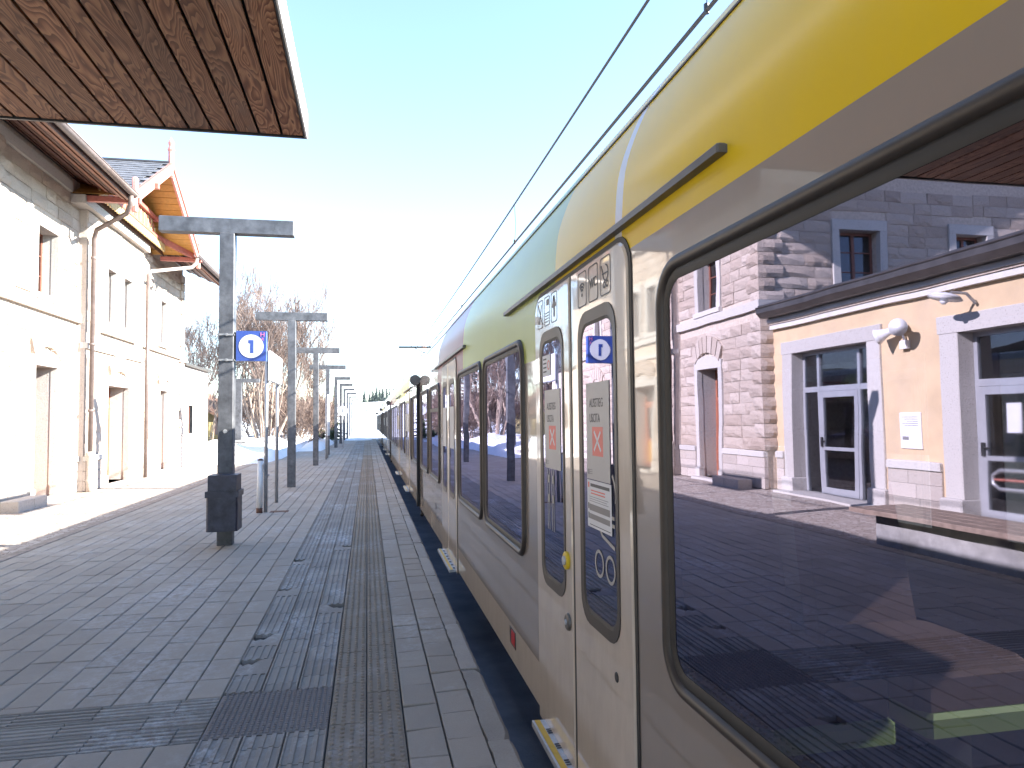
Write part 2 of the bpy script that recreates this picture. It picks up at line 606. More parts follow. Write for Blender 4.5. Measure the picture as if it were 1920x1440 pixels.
def rrect(y0, y1, z0, z1, r, n=5):
    """rounded rectangle in (y,z), r = radius or four radii for corners (y0z0, y1z0, y1z1, y0z1)"""
    if not isinstance(r, (tuple, list)):
        r = (r,) * 4
    pts = []
    for (cy, cz, sy, sz, rr, a0) in ((y0, z0, 1, 1, r[0], 180), (y1, z0, -1, 1, r[1], 270), (y1, z1, -1, -1, r[2], 0), (y0, z1, 1, -1, r[3], 90)):
        for k in range(n + 1):
            a = R(a0 + 90 * k / n)
            pts.append((cy + sy * rr + rr * math.cos(a), cz + sz * rr + rr * math.sin(a)))
    return pts


def rings(mb, loops):
    """loops: list of (list of (y,z), x) with equal counts, bridged in order"""
    n = len(loops[0][0])
    vs, fs = [], []
    for pts, x in loops:
        vs += [(x, p[0], p[1]) for p in pts]
    for i in range(len(loops) - 1):
        for k in range(n):
            k2 = (k + 1) % n
            fs.append((i * n + k, i * n + k2, (i + 1) * n + k2, (i + 1) * n + k))
    return mb.add(vs, fs)


def plane_cells(mb, a0, a1, z0, z1, holes, fn):
    """rectangle a0..a1 x z0..z1 minus rectangular holes; fn(a,z) -> vertex"""
    A = sorted({a0, a1, *[min(max(h[i], a0), a1) for h in holes for i in (0, 1)]})
    Z = sorted({z0, z1, *[min(max(h[i], z0), z1) for h in holes for i in (2, 3)]})
    for i in range(len(A) - 1):
        for j in range(len(Z) - 1):
            ca, cz = (A[i] + A[i + 1]) / 2, (Z[j] + Z[j + 1]) / 2
            if any(h[0] < ca < h[1] and h[2] < cz < h[3] for h in holes):
                continue
            mb.quad(fn(A[i], Z[j]), fn(A[i + 1], Z[j]), fn(A[i + 1], Z[j + 1]), fn(A[i], Z[j + 1]))
    return mb


def text(name, body, size, mat, parent, x, y, z, extr=0.0006, align='CENTER', face='-X', squeeze=1.0):
    cu = bpy.data.curves.new(name, 'FONT')
    cu.body = body
    cu.size = size
    cu.align_x = align
    cu.align_y = 'CENTER'
    cu.extrude = extr
    cu.materials.append(MATS[mat])
    tmp = bpy.data.objects.new(name, cu)
    me = bpy.data.meshes.new_from_object(tmp)
    bpy.data.objects.remove(tmp)
    o = bpy.data.objects.new(name, me)
    col.objects.link(o)
    o.parent = parent
    o.matrix_parent_inverse = parent_inv(parent)
    if face == '-X':
        mtx = Matrix(((0, 0, -1), (-1, 0, 0), (0, 1, 0))).to_4x4()
    else:   # '-Y'
        mtx = Matrix(((1, 0, 0), (0, 0, -1), (0, 1, 0))).to_4x4()
    mtx.translation = (x, y, z)
    o.matrix_basis = mtx @ Matrix.Diagonal((squeeze, 1, 1, 1))
    return o


# ================================================================ THE SETTING
# ---------------------------------------------------------------- ground, track bed, forecourt


def hill(x, y):
    h = 0.0
    if y > 95:
        u = min(1.0, (y - 95) / 110)
        h += 7.0 * u * u * (3 - 2 * u) * (1 + 0.12 * math.sin(x * 0.05) + 0.08 * math.sin(y * 0.09 + x * 0.03))
    if x < -9:
        u = min(1.0, (-9 - x) / 60)
        h += 3.0 * u * u
    if y > 260:
        h -= (y - 260) * 0.01
    return h


xs = [-1500, -600, -250, -120, -70, -45, -30, -22, -16, -12, -9, -7.6, -6, -4.36, -4.34, 6.0, 7.5, 9, 13, 20, 30, 45, 70, 120, 250, 600, 1500]
ys = [-600, -200, -80, -30, -8, 0, 8, 16, 24, 32, 40, 50, 60, 66.2, 66.25, 72, 80, 90, 100, 110, 120, 130, 140, 150, 160, 175, 190, 205, 220, 260, 400, 900, 2000]
gm = MB()
for y in ys:
    for x in xs:
        if -4.35 < x < 7 and y < 66.22:
            z = -0.78
        elif -4.35 < x < 7:
            z = -0.09
        else:
            z = -0.09
        gm.v.append((x, y, z + hill(x, y)))
nx = len(xs)
for j in range(len(ys) - 1):
    for i in range(nx - 1):
        gm.f.append((j * nx + i, j * nx + i + 1, (j + 1) * nx + i + 1, (j + 1) * nx + i))
struct(gm.build('ground', 'snow_ground'))
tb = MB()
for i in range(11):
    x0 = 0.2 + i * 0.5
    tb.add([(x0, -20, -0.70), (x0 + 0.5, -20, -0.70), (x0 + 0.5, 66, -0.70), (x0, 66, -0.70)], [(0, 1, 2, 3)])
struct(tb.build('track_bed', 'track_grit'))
yd = MB().box(6.5, 22, -20, 66, -0.5, -0.02)  # added dark ground in place of snow, dims the view through the train
struct(yd.build('added_dark_yard', 'added_yard_ballast'))
hl = MB()  # added dark slope, hides the bright horizon behind the train windows
rnd_h = random.Random(77)
hx = [22.0, 24, 27, 31, 36, 42, 50, 64]
hz = [-0.3, 0.6, 2.0, 4.0, 6.3, 8.2, 9.2, 8.0]
for j in range(41):
    yy = -60 + j * 5
    for q in range(8):
        hl.v.append((hx[q] + rnd_h.uniform(-0.8, 0.8), yy, hz[q] * (0.9 + 0.18 * math.sin(yy * 0.07 + q)) + (rnd_h.uniform(-0.4, 0.6) if q else -0.4)))
for j in range(40):
    for q in range(7):
        hl.f.append((j * 8 + q, j * 8 + q + 1, (j + 1) * 8 + q + 1, (j + 1) * 8 + q))
struct(hl.build('added_hillside', 'added_slope_scrub', smooth=True))
fc = MB()
fc.box(-7.4, -4.40, -12, 34, -0.3, -0.012)
struct(fc.build('forecourt', 'forecourt'))

# ---------------------------------------------------------------- platform with its paving
PY0, PY1 = -8.0, 66.0
plat = struct(MB().box(-4.25, 0.70, PY0, PY1, -0.77, -0.035).build('platform', 'joint'))

VAR = 6


def slab_variants(l, w, mat, n=VAR, c=0.005, wob=0.003):
    out = []
    for k in range(n):
        mb = MB()
        g = 0.004
        x0, x1, y0, y1 = g, w - g, g, l - g
        zt = [random.uniform(-wob, wob) for _ in range(4)]
        top = [(x0 + c, y0 + c, zt[0]), (x1 - c, y0 + c, zt[1]), (x1 - c, y1 - c, zt[2]), (x0 + c, y1 - c, zt[3])]
        out_ = [(x0, y0, zt[0] - c), (x1, y0, zt[1] - c), (x1, y1, zt[2] - c), (x0, y1, zt[3] - c)]
        bot = [(p[0], p[1], -0.04) for p in out_]
        vs = bot + out_ + top
        fs = [(8, 9, 10, 11)]
        for i in range(4):
            j = (i + 1) % 4
            fs += [(i, j, j + 4, i + 4), (i + 4, j + 4, j + 8, i + 8)]
        mb.add(vs, fs)
        out.append((mb, mesh_of(mb, 'paving_slab', mat)))
    return out


def lay(name, variants, spots, limit, mat, rest_name):
    """spots: (x, y). nearest `limit` as parts of the platform, the rest joined"""
    spots = sorted(spots, key=lambda s: (s[2] if len(s) > 2 else s[1]))
    rest = MB()
    for i, s in enumerate(spots):
        mb, me = random.choice(variants)
        if i < limit:
            inst(name, me, plat, (s[0], s[1], random.uniform(-0.002, 0.001)))
        else:
            rest.add([(v[0] + s[0], v[1] + s[1], v[2]) for v in mb.v], mb.f)
    if rest.v:
        rest.build(rest_name, mat, plat, kind='stuff')


# plain pavers, rows along the platform, joints staggered
W_ROW, L_ROW = 0.2, 0.4
sl = slab_variants(L_ROW, W_ROW, 'paver')
spots = []
nrow = 17
for r_ in range(nrow):
    x = -0.845 - (r_ + 1) * W_ROW
    off = random.uniform(0, L_ROW)
    y = PY0 + off
    while y < PY1 - L_ROW:
        if not (3.52 < y < 4.56):
            # order by visibility: the nearest slabs in the picture first
            vis = y if (y > 2.3 and x > -1.06 * y + 0.9) else 1000 + y
            spots.append((x, y, vis))
        y += L_ROW
lay('paving_slab', sl, spots, 300, 'paver', 'far_paving')
# pieces that meet the crosswise guide strip are cut to length
cut = MB()
for r_ in range(nrow):
    x = -0.845 - (r_ + 1) * W_ROW
    ys_ = [s[1] for s in spots if abs(s[0] - x) < 1e-6]
    below = [q + L_ROW for q in ys_ if q + L_ROW <= 3.93]
    above = [q for q in ys_ if q >= 4.55]
    if below and above:
        for a, b_ in ((max(below), 3.935), (4.545, min(above))):
            if b_ - a > 0.04:
                o = MB().cbox(x + 0.004, x + W_ROW - 0.004, a + 0.004, b_ - 0.004, -0.04, 0.0, 0.004).build('cut_slab', 'paver', plat)

# ribbed guide tiles (three columns) with worn ridges
RX0, RX1 = -0.845, -0.205
RW = (RX1 - RX0) / 3
RL = 0.3


def rib_tile(w, l, along_y=True, nr=4):
    mb = MB()
    g = 0.004
    # profile across the width: ridges
    prof = [(g, -0.04), (g, -0.004), (g + 0.004, 0.0)]
    step = (w - 2 * g) / nr
    for k in range(nr):
        c = g + step * (k + 0.5)
        hw = step * 0.2
        hgt = random.uniform(0.004, 0.0075)
        prof += [(c - hw * 1.5, -0.001), (c - hw * 1.2, -hgt - 0.003), (c + hw * 1.2, -hgt - 0.003), (c + hw * 1.5, -0.001)]
    prof += [(w - g - 0.004, 0.0), (w - g, -0.004), (w - g, -0.04)]
    ends = (g, l - g)
    vs = []
    for e in ends:
        for a, z in prof:
            vs.append((a, e, z) if along_y else (e, a, z))
    n = len(prof)
    fs = [(i, i + 1, n + i + 1, n + i) for i in range(n - 1)] + [tuple(range(n)), tuple(range(2 * n - 1, n - 1, -1))]
    return mb.add(vs, fs)


rib_v = []
for k in range(VAR):
    mb = rib_tile(RW, RL)
    rib_v.append((mb, mesh_of(mb, 'guide_tile', 'ribbed')))
spots = []
for c_ in range(3):
    x = RX0 + c_ * RW
    y = PY0 + (0.0, 0.11, 0.2)[c_]
    while y < PY1 - RL:
        if not (3.66 < y < 4.56):
            spots.append((x, y, y if y > 2.2 else 1000 + y))
        y += RL
broken = []
for (c_, yq) in ((0, 4.75), (0, 5.6), (0, 7.0), (2, 6.3), (0, 8.6), (2, 9.2), (1, 3.1)):
    x = RX0 + c_ * RW
    sp_ = min((q for q in spots if abs(q[0] - x) < 1e-6), key=lambda q: abs(q[1] - yq))
    broken.append(sp_)
    spots.remove(sp_)
lay('guide_tile', rib_v, spots, 240, 'ribbed', 'far_guide_tiles')
for i, (bx, by, _v) in enumerate(broken):
    rb_ = random.Random(i)
    left = bx < -0.6
    a, b_ = 0.004, RW - 0.004
    cy0 = RL * rb_.uniform(0.35, 0.6)
    edge_ = [(a, cy0 + 0.05), (0.03, cy0 + 0.015), (0.06, cy0 + 0.05), (0.085, cy0 + 0.03), (0.12, cy0 + 0.1), (0.15, RL - 0.004)]
    poly = [(a, 0.004), (b_, 0.004), (b_, RL - 0.004)] + [(q[0], min(q[1] + rb_.uniform(-0.012, 0.012), RL - 0.004)) for q in reversed(edge_)]
    if not left:
        poly = [(RW - q[0], q[1]) for q in poly]
    MB().slab([(bx + q[0], by + q[1], -0.04) for q in poly], (0, 0, 0.037)).build('broken_guide_tile', 'ribbed', plat)
spots += broken
for c_ in range(3):
    x = RX0 + c_ * RW
    ys_ = [s[1] for s in spots if abs(s[0] - x) < 1e-6]
    for a, b_ in ((max(q + RL for q in ys_ if q + RL < 3.97), 3.965), (4.575, min(q for q in ys_ if q > 4.55))):
        if b_ - a > 0.04:
            mb = rib_tile(RW, b_ - a)
            mb.v = [(v[0] + x, v[1] + a, v[2]) for v in mb.v]
            mb.build('guide_tile', 'ribbed', plat)
# crosswise guide tiles
crv = []
for k in range(4):
    mb = rib_tile(0.2, 0.42, along_y=False)
    crv.append(mesh_of(mb, 'guide_tile', 'ribbed'))
for rr in range(3):
    cutl = (0.14, 0.34, 0.22)[rr]
    x = RX0 - cutl - 0.42
    y = 3.94 + rr * 0.2
    mb = rib_tile(0.2, cutl, along_y=False)
    mb.v = [(v[0] + RX0 - cutl, v[1] + y, v[2]) for v in mb.v]
    mb.build('cross_guide_tile', 'ribbed', plat)
    while x > -4.25:
        inst('cross_guide_tile', random.choice(crv), plat, (x, y, random.uniform(-0.003, 0.002)))
        x -= 0.42
# grid plate where the two strips meet
gp = MB()
gp.box(RX0 + 0.004, RX1 - 0.004, 3.97, 4.57, -0.04, -0.006)
for i in range(21):
    for j in range(20):
        cx, cy = RX0 + 0.02 + i * 0.0300, 3.985 + j * 0.0300
        gp.cbox(cx, cx + 0.017, cy, cy + 0.02, -0.007, 0.0, 0.002)
gp.build('grid_plate', 'grid_plate', plat)

# warning tiles with truncated domes
DX = (-0.203, -0.0045, 0.192)
DL = 0.3


def dome_tile(w, l):
    mb = MB()
    g = 0.003
    mb.cbox(g, w - g, g, l - g, -0.04, -0.002, 0.003)
    for i in range(4):
        for j in range(6):
            cx = w * (i + 0.5) / 4
            cy = l * (j + 0.5) / 6 + (0.012 if i % 2 else -0.012)
            rr, hgt = 0.0135, random.uniform(0.0045, 0.0075)
            vs = [(cx + rr * math.cos(k * math.pi / 4), cy + rr * math.sin(k * math.pi / 4), -0.003) for k in range(8)]
            vs += [(cx + rr * 0.6 * math.cos(k * math.pi / 4), cy + rr * 0.6 * math.sin(k * math.pi / 4), hgt) for k in range(8)]
            fs = [tuple(range(8, 16))] + [(k, (k + 1) % 8, (k + 1) % 8 + 8, k + 8) for k in range(8)]
            mb.add(vs, fs)
    return mb


dv = []
for k in range(4):
    mb = dome_tile(0.197, DL)
    dv.append((mb, mesh_of(mb, 'warning_tile', 'dome')))
spots = []
for c_ in range(2):
    y = PY0 + (0.0, 0.12)[c_]
    while y < PY1 - DL:
        spots.append((DX[c_], y, y if y > 2.2 else 1000 + y))
        y += DL
near = [s for s in spots if 2.0 < s[1] < 34]
lay('warning_tile', dv, near, 214, 'dome', 'far_warning_tiles')
mb = MB()
for c_ in range(2):
    for a, b_ in ((PY0, min(s[1] for s in near)), (max(s[1] for s in near) + DL, PY1)):
        y = a
        while y < b_ - 0.01:
            e = min(y + 0.6, b_)
            mb.cbox(DX[c_] + 0.003, DX[c_] + 0.194, y + 0.003, e - 0.003, -0.04, 0.0, 0.003)
            y = e
mb.build('plain_warning_tiles', 'dome', plat, kind='stuff')

# edge pavers (two columns) and kerb stones
ev = slab_variants(0.32, 0.198, 'paver', wob=0.006)
spots = []
for c_ in range(2):
    y = PY0 + (0.0, 0.17)[c_]
    while y < PY1 - 0.32:
        spots.append((0.194 + c_ * 0.199, y, y if y > 2.2 else 1000 + y))
        y += 0.32
lay('edge_slab', ev, spots, 200, 'paver', 'far_edge_slabs')
y = PY0
k = 0
while y < PY1 - 0.5:
    ln = random.uniform(0.8, 1.1)
    e = min(y + ln, PY1)
    mb = MB()
    n = 14
    vs, fs = [], []
    chip0, chip1 = random.random() < 0.5, random.random() < 0.4
    for i in range(n + 1):
        yy = y + 0.004 + (e - y - 0.008) * i / n
        jx = random.uniform(-0.003, 0.003)
        jz = random.uniform(-0.002, 0.002)
        if (i == 0 and chip0) or (i == n and chip1):
            jx -= random.uniform(0.004, 0.02)
            jz -= random.uniform(0.003, 0.012)
        vs += [(0.596, yy, -0.3), (0.596 + random.uniform(-0.008, 0.006), yy, 0.002 + jz), (0.70 + jx, yy, 0.002 + jz), (0.722 + jx, yy, -0.02 + jz), (0.725 + jx * 0.5, yy, -0.3)]
    for i in range(n):
        for q in range(4):
            fs.append((i * 5 + q, i * 5 + q + 1, i * 5 + q + 6, i * 5 + q + 5))
    fs += [(0, 1, 2, 3, 4), tuple(n * 5 + q for q in (4, 3, 2, 1, 0))]
    mb.add(vs, fs)
    mb.build('kerb_stone', 'kerb', plat)
    y = e
# brownish edging along the forecourt
y = PY0
while y < 33:
    MB().cbox(-4.40, -4.252, y + 0.003, min(y + 1.0, 33.5) - 0.003, -0.3, 0.004, 0.006).build('edging_stone', 'edging', plat)
    y += 1.0
struct(MB().box(0.70, 0.712, PY0, PY1, -0.77, -0.302).build('platform_wall', 'concrete', plat))

# snow: banks left of the platform, drift on its far end


def snow_bank(name, x0, x1, y0, y1, h, seed, label, nx_=14, ny_=60):
    rnd = random.Random(seed)
    ph = [(rnd.uniform(0, 6.28), rnd.uniform(0.5, 2.6), rnd.uniform(0.4, 1.8)) for _ in range(9)]
    mb = MB()
    for j in range(ny_ + 1):
        for i in range(nx_ + 1):
            u, v = i / nx_, j / ny_
            x, y = x0 + (x1 - x0) * u, y0 + (y1 - y0) * v
            e = min(u, 1 - u, 0.35) / 0.35
            e2 = min(v, 1 - v, 0.1) / 0.1
            z = sum(math.sin(x * a + y * b_ + p) for p, a, b_ in ph) / 9
            zz = h * (0.75 + 0.6 * z) * math.sqrt(e * e2) + rnd.uniform(-0.02, 0.02) * h
            mb.v.append((x + 0.25 * math.sin(y * 0.9 + seed) * (1 - abs(2 * u - 1)), y, max(-0.2, zz) - 0.06 if 0 < u < 1 else -0.2))
    for j in range(ny_):
        for i in range(nx_):
            a = j * (nx_ + 1) + i
            mb.f.append((a, a + 1, a + nx_ + 2, a + nx_ + 1))
    o = mb.build(name, 'snow', smooth=True)
    o['kind'] = 'stuff'
    o['label'] = label
    o['category'] = 'snow'
    return o


snow_bank('snow_bank', -8.5, -3.55, 29, 66, 0.95, 3, 'long bank of cleared snow under the bare trees left of the platform')
snow_bank('snow_heap', -3.9, -2.3, 40, 56, 0.5, 5, 'low heap of dirty snow among the far posts on the platform', 8, 40)
snow_bank('snow_drift', -2.6, 0.72, 60.5, 66.5, 0.18, 9, 'thin snow drift across the far end of the platform', 10, 14)

# ================================================================ STATION BUILDING
XW, XB = -6.85, -6.67            # main wall plane and the projecting bay
bld = thing('station_building', 'two storey rusticated stone station house with red timber gable and deep eaves', 'building', (-9.5, 21, 0))


def wall_x(name, mat, X, y0, y1, z0, z1, openings, depth, parent):
    mb = MB()
    plane_cells(mb, y0, y1, z0, z1, openings, lambda a, z: (X, a, z))
    o = mb.build(name, mat, parent)
    mb = MB()
    for (a0, a1, b0, b1) in openings:
        mb.quad((X, a0, b0), (X, a0, b1), (X - depth, a0, b1), (X - depth, a0, b0))
        mb.quad((X, a1, b0), (X - depth, a1, b0), (X - depth, a1, b1), (X, a1, b1))
        mb.quad((X, a0, b1), (X, a1, b1), (X - depth, a1, b1), (X - depth, a0, b1))
        mb.quad((X, a0, b0), (X - depth, a0, b0), (X - depth, a1, b0), (X, a1, b0))
        mb.build('reveal', 'dressed_stone', parent)
        mb = MB()
    return o


OP_L = [(16.5, 17.5, 4.4, 5.85), (16.5, 17.6, 0.05, 2.88)]
OP_B = [(20.05, 20.72, 4.25, 5.67), (21.33, 22.0, 4.25, 5.67), (20.2, 21.9, 0.05, 2.62)]
OP_R = [(25.6, 26.3, 4.3, 5.75), (25.6, 26.6, 0.05, 2.72)]
YB0, YB1, YE = 18.75, 23.2, 28.6
wall_x('wall', 'mortar', XW, 14.5, YB0, 0, 7.45, OP_L, 0.5, bld)
wall_x('bay_wall', 'mortar', XB, YB0, YB1, 0, 7.0, OP_B, 0.5, bld)
wall_x('wall', 'mortar', XW, YB1, YE, 0, 7.45, OP_R, 0.5, bld)
mb = MB()
mb.quad((XB, YB0, 0), (XW, YB0, 0), (XW, YB0, 7.0), (XB, YB0, 7.0)).build('bay_cheek', 'plinth_stone', bld)
MB().quad((XB, YB1, 0), (XW, YB1, 0), (XW, YB1, 7.0), (XB, YB1, 7.0)).build('bay_cheek', 'plinth_stone', bld)
# south wall above the annex roof, with its windows
OP_S = [(-9.95, -8.9, 4.55, 5.98), (-12.95, -12.05, 4.85, 6.0)]
mb = MB()
plane_cells(mb, -16.0, XW, 0.0, 7.45, OP_S, lambda a, z: (a, 14.5, z))
for (a0, a1, b0, b1) in OP_S:
    d = 14.8
    mb.quad((a0, 14.5, b0), (a0, d, b0), (a0, d, b1), (a0, 14.5, b1))
    mb.quad((a1, 14.5, b0), (a1, d, b0), (a1, d, b1), (a1, 14.5, b1))
    mb.quad((a0, 14.5, b1), (a1, 14.5, b1), (a1, d, b1), (a0, d, b1))
    mb.quad((a0, 14.5, b0), (a1, 14.5, b0), (a1, d, b0), (a0, d, b0))
# gable triangle under the main roof, north wall and back
mb.add([(-16, 14.5, 7.45), (XW, 14.5, 7.45), (-11.4, 14.5, 9.5)], [(0, 1, 2)])
mb.add([(-16, YE, 0), (XW, YE, 0), (XW, YE, 7.45), (-11.4, YE, 9.5), (-16, YE, 7.45)], [(0, 1, 2, 3, 4)])
mb.quad((-16, 14.5, 0), (-16, YE, 0), (-16, YE, 7.45), (-16, 14.5, 7.45))
mb.build('side_wall', 'mortar', bld)
# floors inside so that windows look into dark rooms
MB().box(-15.9, XW - 0.37, 14.9, YE - 0.1, 3.4, 3.6).build('inner_floor', 'dark_interior', bld)
MB().box(-10.2, -10.0, 14.9, YE - 0.1, 0, 7.0).build('inner_wall', 'dark_interior', bld)

# rock-faced blocks
NVB = 10
block_me, block_mb = [], []
for k in range(NVB):
    rnd = random.Random(100 + k)
    mb = MB()
    ny, nz = 4, 3
    vs, fs = [], []
    for j in range(nz + 1):
        for i in range(ny + 1):
            edge = i in (0, ny) or j in (0, nz)
            d = rnd.uniform(0.32, 0.5) if edge else rnd.uniform(0.55, 1.1)
            vs.append((d, i / ny + (0 if edge else rnd.uniform(-0.06, 0.06)), j / nz + (0 if edge else rnd.uniform(-0.08, 0.08))))
    for j in range(nz):
        for i in range(ny):
            a = j * (ny + 1) + i
            fs.append((a, a + 1, a + ny + 2, a + ny + 1))
    n0 = len(vs)
    for (yy, zz) in ((0, 0), (1, 0), (1, 1), (0, 1)):
        vs.append((-0.3, yy, zz))
    q = [0, ny, nz * (ny + 1) + ny, nz * (ny + 1)]
    bottom = list(range(0, ny + 1))
    topl = [nz * (ny + 1) + i for i in range(ny, -1, -1)]
    rightl = [j * (ny + 1) + ny for j in range(nz + 1)]
    leftl = [j * (ny + 1) for j in range(nz, -1, -1)]
    fs += [tuple(bottom[::-1]) + (n0, n0 + 1), tuple(rightl[::-1]) + (n0 + 1, n0 + 2), tuple(topl[::-1]) + (n0 + 2, n0 + 3), tuple(leftl[::-1]) + (n0 + 3, n0)]
    mb.add(vs, fs)
    block_mb.append(mb)
    block_me.append(mesh_of(mb, 'stone_block', 'stone'))


def courses(a0, a1, z0, z1, voids, h=0.27, seed=1, lmin=0.42, lmax=0.85):
    rnd = random.Random(seed)
    n = max(1, round((z1 - z0) / h))
    h = (z1 - z0) / n
    out = []
    for j in range(n):
        zb, zt = z0 + j * h, z0 + (j + 1) * h
        spans = [(a0, a1)]
        for (v0, v1, w0, w1) in voids:
            if w1 > zb + 0.02 and w0 < zt - 0.02:
                ns = []
                for (s0, s1) in spans:
                    if v1 <= s0 or v0 >= s1:
                        ns.append((s0, s1))
                    else:
                        if v0 - s0 > 0.1:
                            ns.append((s0, v0))
                        if s1 - v1 > 0.1:
                            ns.append((v1, s1))
                spans = ns
        for (s0, s1) in spans:
            a = s0
            while a < s1 - 1e-4:
                l = rnd.uniform(lmin, lmax)
                if s1 - a - l < 0.25:
                    l = s1 - a
                out.append((a, a + l, zb, zt))
                a += l
    return out


def grow(op, s=0.2, top=0.22, bot=0.14):
    return [(o[0] - s, o[1] + s, o[2] - bot, o[3] + top) for o in op]


G = 0.006


def place_blocks_x(X, blocks, joined=None, dmin=0.03, dmax=0.075, seed=3):
    rnd = random.Random(seed)
    for (a, b_, zb, zt) in blocks:
        k = rnd.randrange(NVB)
        d = rnd.uniform(dmin, dmax)
        sc = (d, b_ - a - 2 * G, zt - zb - 2 * G)
        if joined is None:
            inst('stone_block', block_me[k], bld, (X, a + G, zb + G), sc)
        else:
            joined.add([(X + v[0] * sc[0], a + G + v[1] * sc[1], zb + G + v[2] * sc[2]) for v in block_mb[k].v], block_mb[k].f)


def place_blocks_y(Y, blocks, joined=None, dmin=0.03, dmax=0.07, seed=4):
    rnd = random.Random(seed)
    for (a, b_, zb, zt) in blocks:
        k = rnd.randrange(NVB)
        d = rnd.uniform(dmin, dmax)
        sc = (d, b_ - a - 2 * G, zt - zb - 2 * G)
        if joined is None:
            inst('stone_block', block_me[k], bld, (a + G, Y, zb + G), sc, (0, 0, -math.pi / 2))
        else:
            joined.add([(a + G + v[1] * sc[1], Y - v[0] * sc[0], zb + G + v[2] * sc[2]) for v in block_mb[k].v], block_mb[k].f)


VL = grow(OP_L) + [(14.4, 19, 4.02, 4.26)]
place_blocks_x(XW, courses(14.82, YB0, 0.86, 7.05, VL, seed=11))
VS = grow(OP_S) + [(-17, -6, 4.02, 4.26)]
place_blocks_y(14.5, courses(-12.6, XW - 0.35, 4.26, 6.96, VS, seed=12))
rest = MB()
place_blocks_y(14.5, courses(-15.9, -12.62, 4.3, 7.0, VS, seed=13), rest)
place_blocks_x(XB, courses(YB0 + 0.02, YB1 - 0.02, 0.86, 6.8, grow(OP_B) + [(19.5, 22.6, 3.9, 4.2), (18, 24, 3.42, 3.6)], seed=14), rest, 0.015, 0.04)
place_blocks_x(XW, courses(YB1 + 0.05, YE - 0.35, 0.86, 7.05, grow(OP_R) + [(23, 29, 3.95, 4.12)], seed=15), rest)
rest.build('far_stone_blocks', 'stone', bld, kind='stuff')
# corner quoins, big rough blocks standing proud on both faces
z = 0.86
k = 0
while z < 7.0:
    if not (4.0 < z + 0.15 < 4.26):
        lx, ly = (0.55, 0.32) if k % 2 else (0.34, 0.5)
        rnd = random.Random(k)
        mb = MB()
        p = 0.075
        x1, y0 = XW + p, 14.5 - p
        n = 3
        vs, fs = [], []
        h = 0.3
        # two rough faces sharing the arris
        line = [(XW - lx, 14.5), (XW - lx, y0)] + [(XW - lx + (lx + p) * t, y0) for t in (0.33, 0.66)] + [(x1 - 0.02, y0 + 0.02)] + [(x1, y0 + (ly + p) * t) for t in (0.33, 0.66)] + [(x1, 14.5 + ly), (XW, 14.5 + ly)]
        for zz in (0.006, 0.1, 0.2, 0.294):
            mid = 0.1 <= zz <= 0.2
            for q, (lx_, ly_) in enumerate(line):
                j = rnd.uniform(0.0, 0.035) if mid and 1 < q < 7 and q != 4 else (-0.03 if not mid and 0 < q < 8 and q != 4 else 0)
                ox = j if q > 4 else 0
                oy = -j if q < 4 else 0
                vs.append((lx_ + ox, ly_ + oy, z + zz))
        nl = len(line)
        for a in range(3):
            for q in range(nl - 1):
                fs.append((a * nl + q, a * nl + q + 1, (a + 1) * nl + q + 1, (a + 1) * nl + q))
        fs += [tuple(range(nl)), tuple(3 * nl + q for q in range(nl - 1, -1, -1))]
        mb.add(vs, fs).build('quoin', 'stone', bld)
    z += 0.3
    k += 1
# quoins at the far corner, stepping
z, k = 0.86, 0
while z < 7.0:
    ly = 0.34 if k % 2 else 0.5
    MB().cbox(XW - 0.2, XW + 0.08, YE - ly, YE + 0.06, z + 0.008, z + 0.292, 0.02).build('quoin', 'stone', bld)
    z += 0.3
    k += 1
# string courses, plinth, cornice
MB().box(XW - 0.1, XW + 0.10, 14.42, YB0, 4.04, 4.25).build('string_course', 'dressed_stone', bld)
MB().box(-16, XW + 0.097, 14.40, 14.6, 4.043, 4.247).build('string_course', 'dressed_stone', bld)
MB().box(XW - 0.1, XW + 0.10, YB1, YE + 0.05, 3.97, 4.1).build('string_course', 'dressed_stone', bld)
MB().box(XB - 0.1, XB + 0.06, YB0 - 0.012, YB1 + 0.012, 3.44, 3.58).build('string_course', 'dressed_stone', bld)
MB().box(XB - 0.1, XB + 0.10, 19.7, 22.4, 3.93, 4.1).build('window_ledge', 'dressed_stone', bld)
MB().box(XB - 0.2, XB + 0.16, YB0 - 0.6, YB1 + 0.05, 6.82, 7.02).build('cornice', 'dressed_stone', bld)
MB().box(XW - 0.1, XW + 0.08, 14.4, YB0 - 0.62, 7.06, 7.3).build('cornice', 'dressed_stone', bld)


def plinth(X, y0, y1, openings, seed):
    for (a, b_, zb, zt) in courses(y0, y1, 0.0, 0.72, openings, 0.24, seed, 0.45, 0.8):
        MB().cbox(X - 0.05, X + 0.07, a + 0.005, b_ - 0.005, zb + 0.004, zt - 0.004, 0.012).build('plinth_block', 'plinth_stone', bld)
    for (a, b_, zb, zt) in courses(y0, y1, 0.72, 0.85, openings, 0.13, seed, 1.0, 1.6):
        MB().cbox(X - 0.05, X + 0.1, a + 0.004, b_ - 0.004, zb, zt, 0.02).build('plinth_cap', 'dressed_stone', bld)


plinth(XW, 14.46, YB0, [(16.28, 17.82, 0, 3)], 31)
plinth(XB, YB0, YB1, [(19.98, 22.12, 0, 3)], 32)
plinth(XW, YB1, YE, [(25.4, 26.8, 0, 3)], 33)


